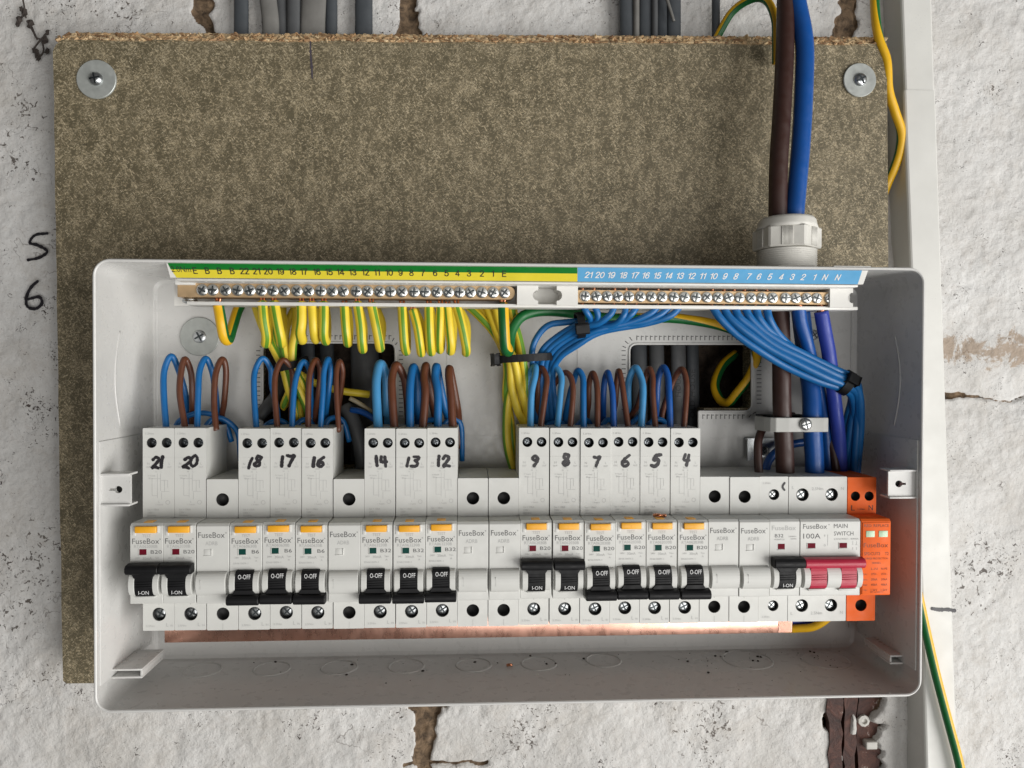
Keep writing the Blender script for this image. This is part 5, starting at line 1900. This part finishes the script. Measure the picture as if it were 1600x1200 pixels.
wire('neutral_wire', 'blue wire arched over the top of the left neutral bundle', 'blue', 2.0, [(905, 502, 62), (884, 503, 60), (858, 507, 58), (840, 524, 56), (832, 548, 54), (832, 580, 50), (828, 690, 40)], 'wire', GN)
GR = 'neutral wires from the blue bar, right group'
NR = [
    ('first', (1112, 480), [(1125, 496, 75), (1150, 521, 75), (1185, 547, 74), (1226, 571, 72), (1276, 595, 71), (1318, 609, 68), (1333, 624, 63), (1335, 660, 56), (1326, 745, 46)]),
    ('second', (1130, 480), [(1140, 495, 76), (1163, 516, 77), (1201, 543, 76), (1241, 564, 75), (1290, 589, 74), (1322, 602, 71), (1339, 618, 66), (1342, 665, 58), (1333, 745, 46)]),
    ('third', (1147, 480), [(1155, 495, 76), (1177, 515, 76), (1211, 538, 76), (1251, 559, 75), (1300, 583, 74), (1325, 595, 72), (1342, 612, 68), (1345, 660, 60), (1338, 745, 48)]),
    ('fourth', (1163, 480), [(1170, 495, 75), (1190, 515, 75), (1222, 536, 74), (1263, 557, 73), (1308, 579, 72), (1329, 589, 69), (1341, 612, 62), (1330, 665, 54), (1322, 745, 44)]),
    ('fifth', (1180, 480), [(1185, 496, 75), (1202, 517, 74), (1233, 542, 71), (1272, 567, 69), (1318, 594, 67), (1340, 610, 65), (1341, 645, 60), (1334, 745, 50)]),
    ('sixth', (1197, 480), [(1201, 498, 75), (1217, 523, 73), (1246, 549, 70), (1286, 578, 68), (1320, 602, 64), (1330, 622, 58), (1322, 665, 50), (1316, 745, 42)]),
]
for lab, a, pts in NR:
    wire('neutral_wire', 'blue neutral wire, %s of the right group sweeping down to the tie' % lab, 'blue', 2.45, [(a[0] + 1, a[1] - 1, 74)] + pts, 'wire', GR,
         ends=[(1.1, [(a[0], a[1] - 8, 73.5), (a[0], a[1] - 4, 74), (a[0] + 1, a[1] + 1, 74)])], sub=6)

# the heavy tails
wire('brown_tail', 'thick brown supply cable coming down into the gland', 'brown_dark', 5.6, [(1229, -60, 46), (1228, 10, 48), (1226, 90, 54), (1221, 180, 60), (1217, 260, 63), (1216, 345, 63), (1217, 420, 62), (1219, 480, 62), (1221, 560, 63), (1222, 640, 64), (1226, 700, 63), (1227, 746, 61)], 'cable', n=20)
wire('blue_tail', 'thick blue supply cable coming down into the gland beside the brown one', 'blue_dark', 5.7, [(1232, -60, 48), (1247, 10, 50), (1256, 70, 54), (1256, 150, 58), (1252, 230, 61), (1244, 300, 63), (1242, 345, 63), (1243, 420, 58), (1250, 480, 55), (1258, 540, 56), (1267, 610, 60), (1269, 660, 63), (1272, 710, 62), (1273, 746, 61)], 'cable', n=20)
wire('neutral_cable', 'thick dark blue cable hanging from the neutral bar in front of the blue tail', 'blue_dark', 4.0, [(1248, 481, 73), (1252, 505, 72), (1260, 535, 69), (1270, 570, 63), (1280, 610, 56), (1290, 660, 50), (1296, 745, 46)], 'cable', n=18, ends=[(2.4, [(1247, 470, 73.5), (1248, 476, 73.5), (1248, 483, 73.5)])])
wire('neutral_cable', 'thick violet blue cable hanging from the right end of the neutral bar', 'violet', 4.2, [(1283, 487, 74), (1288, 515, 73), (1294, 550, 70), (1300, 590, 66), (1306, 640, 60), (1312, 690, 54), (1314, 748, 48)], 'cable', n=18, ends=[(2.6, [(1281, 462, 74), (1282, 476, 74), (1283, 489, 74)])])
wire('brown_wire', 'brown wire from the short breaker bending behind the clamp', 'brown_dark', 2.6, [(1186, 746, 60), (1184, 715, 58), (1186, 686, 55), (1196, 664, 50), (1210, 652, 46), (1240, 650, 42)], 'wire')
wire('blue_wire', 'dark blue wire low behind the brown tail', 'blue_dark', 2.6, [(1196, 740, 46), (1200, 722, 46), (1212, 706, 45), (1232, 696, 44), (1262, 690, 43)], 'wire')
wire('brown_wire', 'brown wire going down to the surge protector', 'brown_dark', 2.6, [(1288, 672, 48), (1298, 695, 50), (1305, 720, 52), (1308, 748, 52)], 'wire')
wire('earth_wire', 'yellow wire curving out from under the main switch', 'yellow_deep', 2.5, [(1225, 983, 50), (1245, 983, 54), (1270, 979, 58), (1294, 966, 62), (1318, 940, 64)], 'wire')
wire('blue_wire', 'violet blue wire under the main switch beside the busbar end', 'violet', 2.6, [(1222, 968, 48), (1246, 970, 50), (1272, 966, 53), (1295, 950, 56)], 'wire')

# earth cables outside the box
b_pts = [(1112, 75, 5), (1122, 55, 7), (1142, 22, 12), (1163, 3, 18), (1184, -4, 24), (1201, 6, 30), (1210, 32, 34), (1213, 60, 34), (1213, 100, 32)]
wire('earth_cable', 'green and yellow cable arching over the board edge beside the brown tail', DY, 2.7, b_pts, 'cable', None, stripe=[(185, 25)], n=20)
wire('earth_cable', 'green and yellow cable trailing down the right edge of the board', DY, 3.0, [(1366, -50, 22), (1367, 20, 23), (1374, 60, 25), (1384, 95, 24), (1389, 140, 22), (1399, 175, 19), (1408, 205, 16), (1406, 235, 14), (1397, 262, 11), (1388, 285, 7), (1378, 310, 3)], 'cable', None, stripe=[(330, 92)], n=20, twist=lambda t: min(5.5 * t, 3.5))
wire('earth_cable', 'green and yellow cable slanting down over the lower end of the trunking', DY, 3.0, [(1434, 925, 24), (1447, 985, 25), (1463, 1055, 25), (1482, 1130, 25), (1498, 1195, 25), (1515, 1275, 25)], 'cable', None, stripe=[(180, 357)], n=20)


# ------------------------------------------------------------------ ties, clamp, gland, plates
def cable_tie(label, px, py, h, axis_px, ra, rb, w, head=None):
    """a flat band round a bundle; axis_px is the bundle's direction in the picture plane"""
    c = Vector(U(px, py, h))
    a = Vector((axis_px[0], axis_px[2] if len(axis_px) > 2 else 0, -axis_px[1])).normalized()
    out = Vector((0, 1, 0))
    out = (out - a * out.dot(a)).normalized()
    side = a.cross(out)
    t = thing('cable_tie', label, 'cable tie', tuple(c), 'black cable ties')
    b = MB()
    n = 36
    vs, fs = [], []
    for off, hw in ((0.9, 1), (0.0, 1), (0.0, -1), (0.9, -1)):
        for i in range(n):
            an = 2 * math.pi * i / n
            p = c + side * ((ra + off) * math.cos(an)) + out * ((rb + off) * math.sin(an)) + a * (hw * w / 2)
            vs.append(tuple(p))
    for j in range(4):
        for i in range(n):
            k = (i + 1) % n
            j2 = (j + 1) % 4
            fs.append((j * n + i, j * n + k, j2 * n + k, j2 * n + i))
    b.add(vs, fs)
    b.done('band', 'black', t)
    hd = head if head is not None else 0.5
    b = MB()
    p = c + side * ((ra + 1.2) * math.cos(hd)) + out * ((rb + 1.2) * math.sin(hd))
    bs = bmesh.new()
    bmesh.ops.create_cube(bs, size=1)
    # orient: x side-tangent, y out, z axis
    rad = (p - c).normalized()
    tan = a.cross(rad)
    for v in bs.verts:
        q = p + tan * (v.co.x * 5.2) + rad * (v.co.y * 4.0) + a * (v.co.z * (w + 2.2))
        v.co = V(tuple(q))
    bmesh.ops.bevel(bs, geom=bs.edges[:], offset=0.0006, segments=2, affect='EDGES', profile=0.5)
    b.merge(bs)
    b.done('tie_head', 'black', t)
    return t


cable_tie('black cable tie round the right group of neutral wires', 1322, 598, 69, (1, 0.55), 7.0, 5.4, 5.0, 1.3)
cable_tie('black cable tie round the neutral wires above the left bundle', 906, 508, 66, (1, -0.12), 7.2, 8.4, 4.6, 1.9)
cable_tie('wide black cable tie holding the earth wires and neutral wires together at the centre', 816, 560, 55, (0.06, 1), 18.5, 10.0, 4.6, 2.6)
cable_tie('black cable tie round the earth bundle at the left opening', 451, 573, 45, (0.25, 1), 9.5, 7.0, 4.6, 0.2)

t = thing('cable_clamp', 'grey cable clamp strap across the brown and blue tails', 'clamp', U(1250, 664, 60))
x0, x1 = UX(1203, 72, 664), UX(1296, 72, 664)
zc = UZ(664, 72, 1250)
b = MB()
xb = UX(1222, 66, 664)
pts = [(x0 - 1, 50), (x0 - 0.6, 64), (x0 + 1.2, 69.5), (x0 + 4, 71.6), (x0 + 12, 71.8), (x0 + 20, 71.2), (x1 - 14, 71.8), (x1 - 3, 71.4), (x1, 70.8), (x1, 69.0), (x1 - 12, 69.6), (x0 + 20, 69.0), (x0 + 12, 69.8), (x0 + 5, 69.6), (x0 + 3, 68.2), (x0 + 1.4, 63.5), (x0 + 1, 50)]
b.prism(pts, zc - 4.4, zc + 4.4, axis='z', bev=0.3)
b.done('strap', 'strap', t)
x, _, z = U(1259, 663, 72)
cross_screw('clamp_screw', x, 72.4, z, 3.7, ['nickel', 'slot'], t, 0.7, 0.3)
b = MB()
b.prism([(x0 + 4, 38), (x1 - 4, 38), (x1 - 4, 52), (x0 + 4, 52)], zc - 4, zc + 5, axis='z', bev=0.3)
b.done('clamp_foot', 'black', t)

t = thing('steel_bracket', 'bright steel bracket on the box back beside the brown wire', 'bracket', U(1190, 720, 30))
p, q = U(1168, 720, 34), U(1213, 685, 34)
b = MB()
b.plate([(p[0], p[2]), (q[0], p[2] + 4), (q[0], q[2]), (p[0], q[2])], [circle((p[0] + q[0]) / 2 + 2, (p[2] + q[2]) / 2 - 1, 3.2, 16)], 32.5, 34)
b.box(p[0], q[0], HK + 0.1, 32.5, q[2] - 1.4, q[2], 0.2)
b.done('bracket_plate', 'zinc', t)
cross_screw('bracket_screw', (p[0] + q[0]) / 2 + 2, 30.0, (p[2] + q[2]) / 2 - 1, 3.0, ['steel_dark', 'slot'], t)

t = thing('fixing_screw', 'screw in a long zinc plate on the box back behind the violet cable', 'screw', U(1272, 522, 28))
p, q = U(1264, 548, 29), U(1281, 496, 29)
b = MB()
xm = (p[0] + q[0]) / 2
b.prism([(xm - 5, q[2]), (xm + 3.4, q[2]), (xm + 3.4, p[2] + 2), (xm + 1, p[2] - 1), (xm - 3, p[2] - 1), (xm - 5, p[2] + 2)], HK + 0.05, 29.2, axis='h', bev=0.2)
b.done('fixing_plate', 'washer', t)
x, _, z = U(1272, 523, 29.4)
cross_screw('screw_head', x, 29.4, z, 3.4, ['zinc', 'slot'], t, 0.5, 0.6)

# gland on the top of the box
gx, gh = UX(1229, 62, 375), 62.0
t = thing('cable_gland', 'grey nylon cable gland on top of the box round the two thick cables', 'gland', (gx, gh, BZ1))
zg = lambda py: UZ(py, gh, 1229)
b = MB()
b.lathe((gx, gh, 0), [(13.5, zg(346) - 1.5), (14.5, zg(342)), (16.0, zg(342.5)), (17.3, zg(347)), (17.8, zg(354)), (18.6, zg(360))], axis='z', n=36)
b.done('dome_nut', 'gland', t)
b = MB()
hexp = [(gx + 20.6 * math.cos(math.radians(60 * i + 22)), gh + 20.6 * math.sin(math.radians(60 * i + 22))) for i in range(6)]
b.prism(hexp, zg(391), zg(359), axis='z', bev=0.9)
for i in range(6):                                                   # fine grip ribs in the middle of each flat
    a0, a1 = Vector(hexp[i]), Vector(hexp[(i + 1) % 6])
    for k in range(9):
        p = a0 + (a1 - a0) * (0.36 + 0.28 * k / 8)
        nn = (p - Vector((gx, gh))).normalized() * 0.15
        b.lathe((p.x + nn.x, p.y + nn.y, 0), [(0.4, zg(389)), (0.4, zg(361))], axis='z', n=6)
b.done('hex_nut', 'gland', t)
b = MB()
prof = []
zz = zg(392)
while zz > BZ1 + 3.5:
    prof += [(17.2, zz), (18.0, zz - 0.6), (17.2, zz - 1.2)]
    zz -= 1.25
b.lathe((gx, gh, 0), prof, axis='z', n=36)
hexq = [(gx + 21.5 * math.cos(math.radians(60 * i + 5)), gh + 21.5 * math.sin(math.radians(60 * i + 5))) for i in range(6)]
b.prism(hexq, BZ1 + 0.02, BZ1 + 3.6, axis='z', bev=0.4)
b.done('thread', 'gland', t)

# ------------------------------------------------------------------ grey sheathed cables inside the openings
def opening_cable(label, px0, px1, h, mat, word=None, py0=520, py1=720, wpy=None, whgt=3.4):
    pc = (px0 + px1) / 2
    wid = (px1 - px0) * (CAM_H - h) / FPX
    t = thing('grey_cable', label, 'cable', U(pc, py1, h), 'grey cables in the box openings')
    b = MB()
    b.tube([U(pc - 1, py0, h - 2), U(pc, 560, h), U(pc + 1, 640, h), U(pc, py1, h)], 2.8, 14, squash=wid / 5.6)
    b.done('sheath', mat, t)
    if word:
        b = MB()
        O = U(pc, wpy, h + 2.85)
        b.text(word, (O, (0, 0, 1), (-1, 0, 0), (0, 1, 0)), height=whgt, width=whgt * 1.05 * len(word), lift=0.25)
        b.done('marker_word', 'marker', t)
    return t


opening_cable('dark slate cable at the left of the right opening', 985, 1012, -6, 'slate')
opening_cable('grey cable second from the left in the right opening', 1014, 1038, -3, 'grey_cable')
opening_cable('grey cable with a marker word in the right opening', 1048, 1072, 2, 'grey_cable', 'HOUSE', wpy=600)
opening_cable('slate cable with OLD HOUSE written in marker in the right opening', 1072, 1092, 0, 'slate', 'OLD HOUSE', wpy=615, whgt=3.6)
opening_cable('slate cable at the left of the left opening', 470, 492, -8, 'slate')
opening_cable('slate cable in the middle of the left opening', 500, 522, -6, 'slate')
opening_cable('broad grey cable at the right of the left opening', 548, 592, -12, 'grey_cable')

# ------------------------------------------------------------------ trunking on the right
t = thing('trunking', 'white mini trunking running down the wall at the right of the box', 'trunking', U(1465, 1195, 0))
HT = 19.0


def trunk_piece(name, y0, y1, grow, hfront):
    b = MB()
    rows = []
    for py in np.linspace(y0, y1, 6):
        l = 1408.5 + 34.0 * py / 1200 + (6 if py > 600 else 6 * max(0, py) / 600)
        r_ = 1457 + 39.0 * py / 1200
        zz = UZ(py, hfront, 1440)
        xl_, xr_ = UX(l, hfront, py) - grow, UX(r_, hfront, py) + grow
        c = 1.6
        rows.append([(xl_, -4, zz), (xl_, hfront - c, zz), (xl_ + c * 0.4, hfront - c * 0.35, zz), (xl_ + c, hfront, zz), (xr_ - c, hfront, zz), (xr_ - c * 0.4, hfront - c * 0.35, zz), (xr_, hfront - c, zz), (xr_, -4, zz)])
    n = 8
    vs = [p for r0 in rows for p in r0]
    fs = [(j * n + i, j * n + (i + 1) % n, (j + 1) * n + (i + 1) % n, (j + 1) * n + i) for j in range(len(rows) - 1) for i in range(n)]
    fs += [tuple(range(n)), tuple(range((len(rows) - 1) * n, len(rows) * n))[::-1]]
    b.add(vs, fs)
    return b.done(name, 'trunk', t)


trunk_piece('trunking_length', -80, 143, 0.0, HT - 0.8)
trunk_piece('trunking_length', 141, 1290, 0.6, HT)
b = MB()
O = U(1474, 952, HT)
b.stroke([(-8, 0.6), (-3, -0.2), (3, -0.2), (8, -1.0)], 2.6, ff(*O), lift=0.2, jitter=0.2)
b.done('pen_mark', 'marker', t)

# ------------------------------------------------------------------ crumbs
b = MB()
for k in range(120):
    if k < 60:
        px, py = random.uniform(250, 1330), 1016 + abs(random.gauss(0, 26))
    else:
        px, py = random.uniform(1000, 1320), random.gauss(1022, 12)
    py = min(max(py, 1016), 1090)
    p = floor_point(px, py)
    if not (32 < p[1] < 96):
        continue
    s = random.choice((0.25, 0.35, 0.35, 0.5, 0.9))
    bs = bmesh.new()
    bmesh.ops.create_icosphere(bs, subdivisions=1, radius=s * S)
    for v in bs.verts:
        v.co = Vector((v.co.x * random.uniform(0.5, 1.6), v.co.y * random.uniform(0.5, 1.3), v.co.z * 0.7)) + V((p[0], p[1], zf + s * 0.5))
    b.merge(bs)
o = b.done('crumbs', 'dirt')
tag(o, 'dark crumbs and grit scattered on the box floor', 'crumbs', None, 'stuff')
b = MB()
for px, py in ((1119, 1045), (1160, 1033), (1245, 1082), (1315, 1074), (1362, 1068), (840, 1054), (247, 1100), (690, 1048), (1390, 1083)):
    p = floor_point(px, py)
    s = random.uniform(0.35, 0.6)
    b.box(p[0] - s, p[0] + s, p[1] - s * 0.7, p[1] + s * 0.7, zf + 0.05, zf + s)
tag(b.done('plaster_crumbs', 'pale_plug'), 'pale plaster crumbs on the box floor', 'crumbs', None, 'stuff')
p = floor_point(796, 1042)
b = MB()
b.tube([(p[0] - 1.6, p[1], zf + 1.0), (p[0], p[1] + 0.6, zf + 1.6), (p[0] + 1.6, p[1] + 0.2, zf + 1.2)], 0.95, 8, sub=3)
tag(b.done('copper_offcut', 'copper'), 'short copper wire offcut lying on the box floor', 'copper offcut')
p = U(1030, 806, 86)
b = MB()
b.tube([(p[0] - 3.4, 86, p[2] + 0.4), (p[0] - 0.6, 88, p[2] + 0.9), (p[0] + 1.2, 87, p[2] + 0.3), (p[0] + 3.6, 88, p[2] + 0.7)], 0.9, 8, sub=4)
tag(b.done('copper_offcut', 'copper'), 'curl of copper wire lying on top of the nose of breaker five', 'copper offcut')

# nothing on the rail sits perfectly true
for o in [o for o in COL.objects if o.get('category') in ('breaker', 'blank module', 'switch', 'surge protector')]:
    o.location.y += random.uniform(-0.3, 0.3) * S
    o.location.z += random.uniform(-0.12, 0.12) * S
    o.rotation_euler = (math.radians(random.uniform(-0.25, 0.25)), 0, math.radians(random.uniform(-0.2, 0.2)))
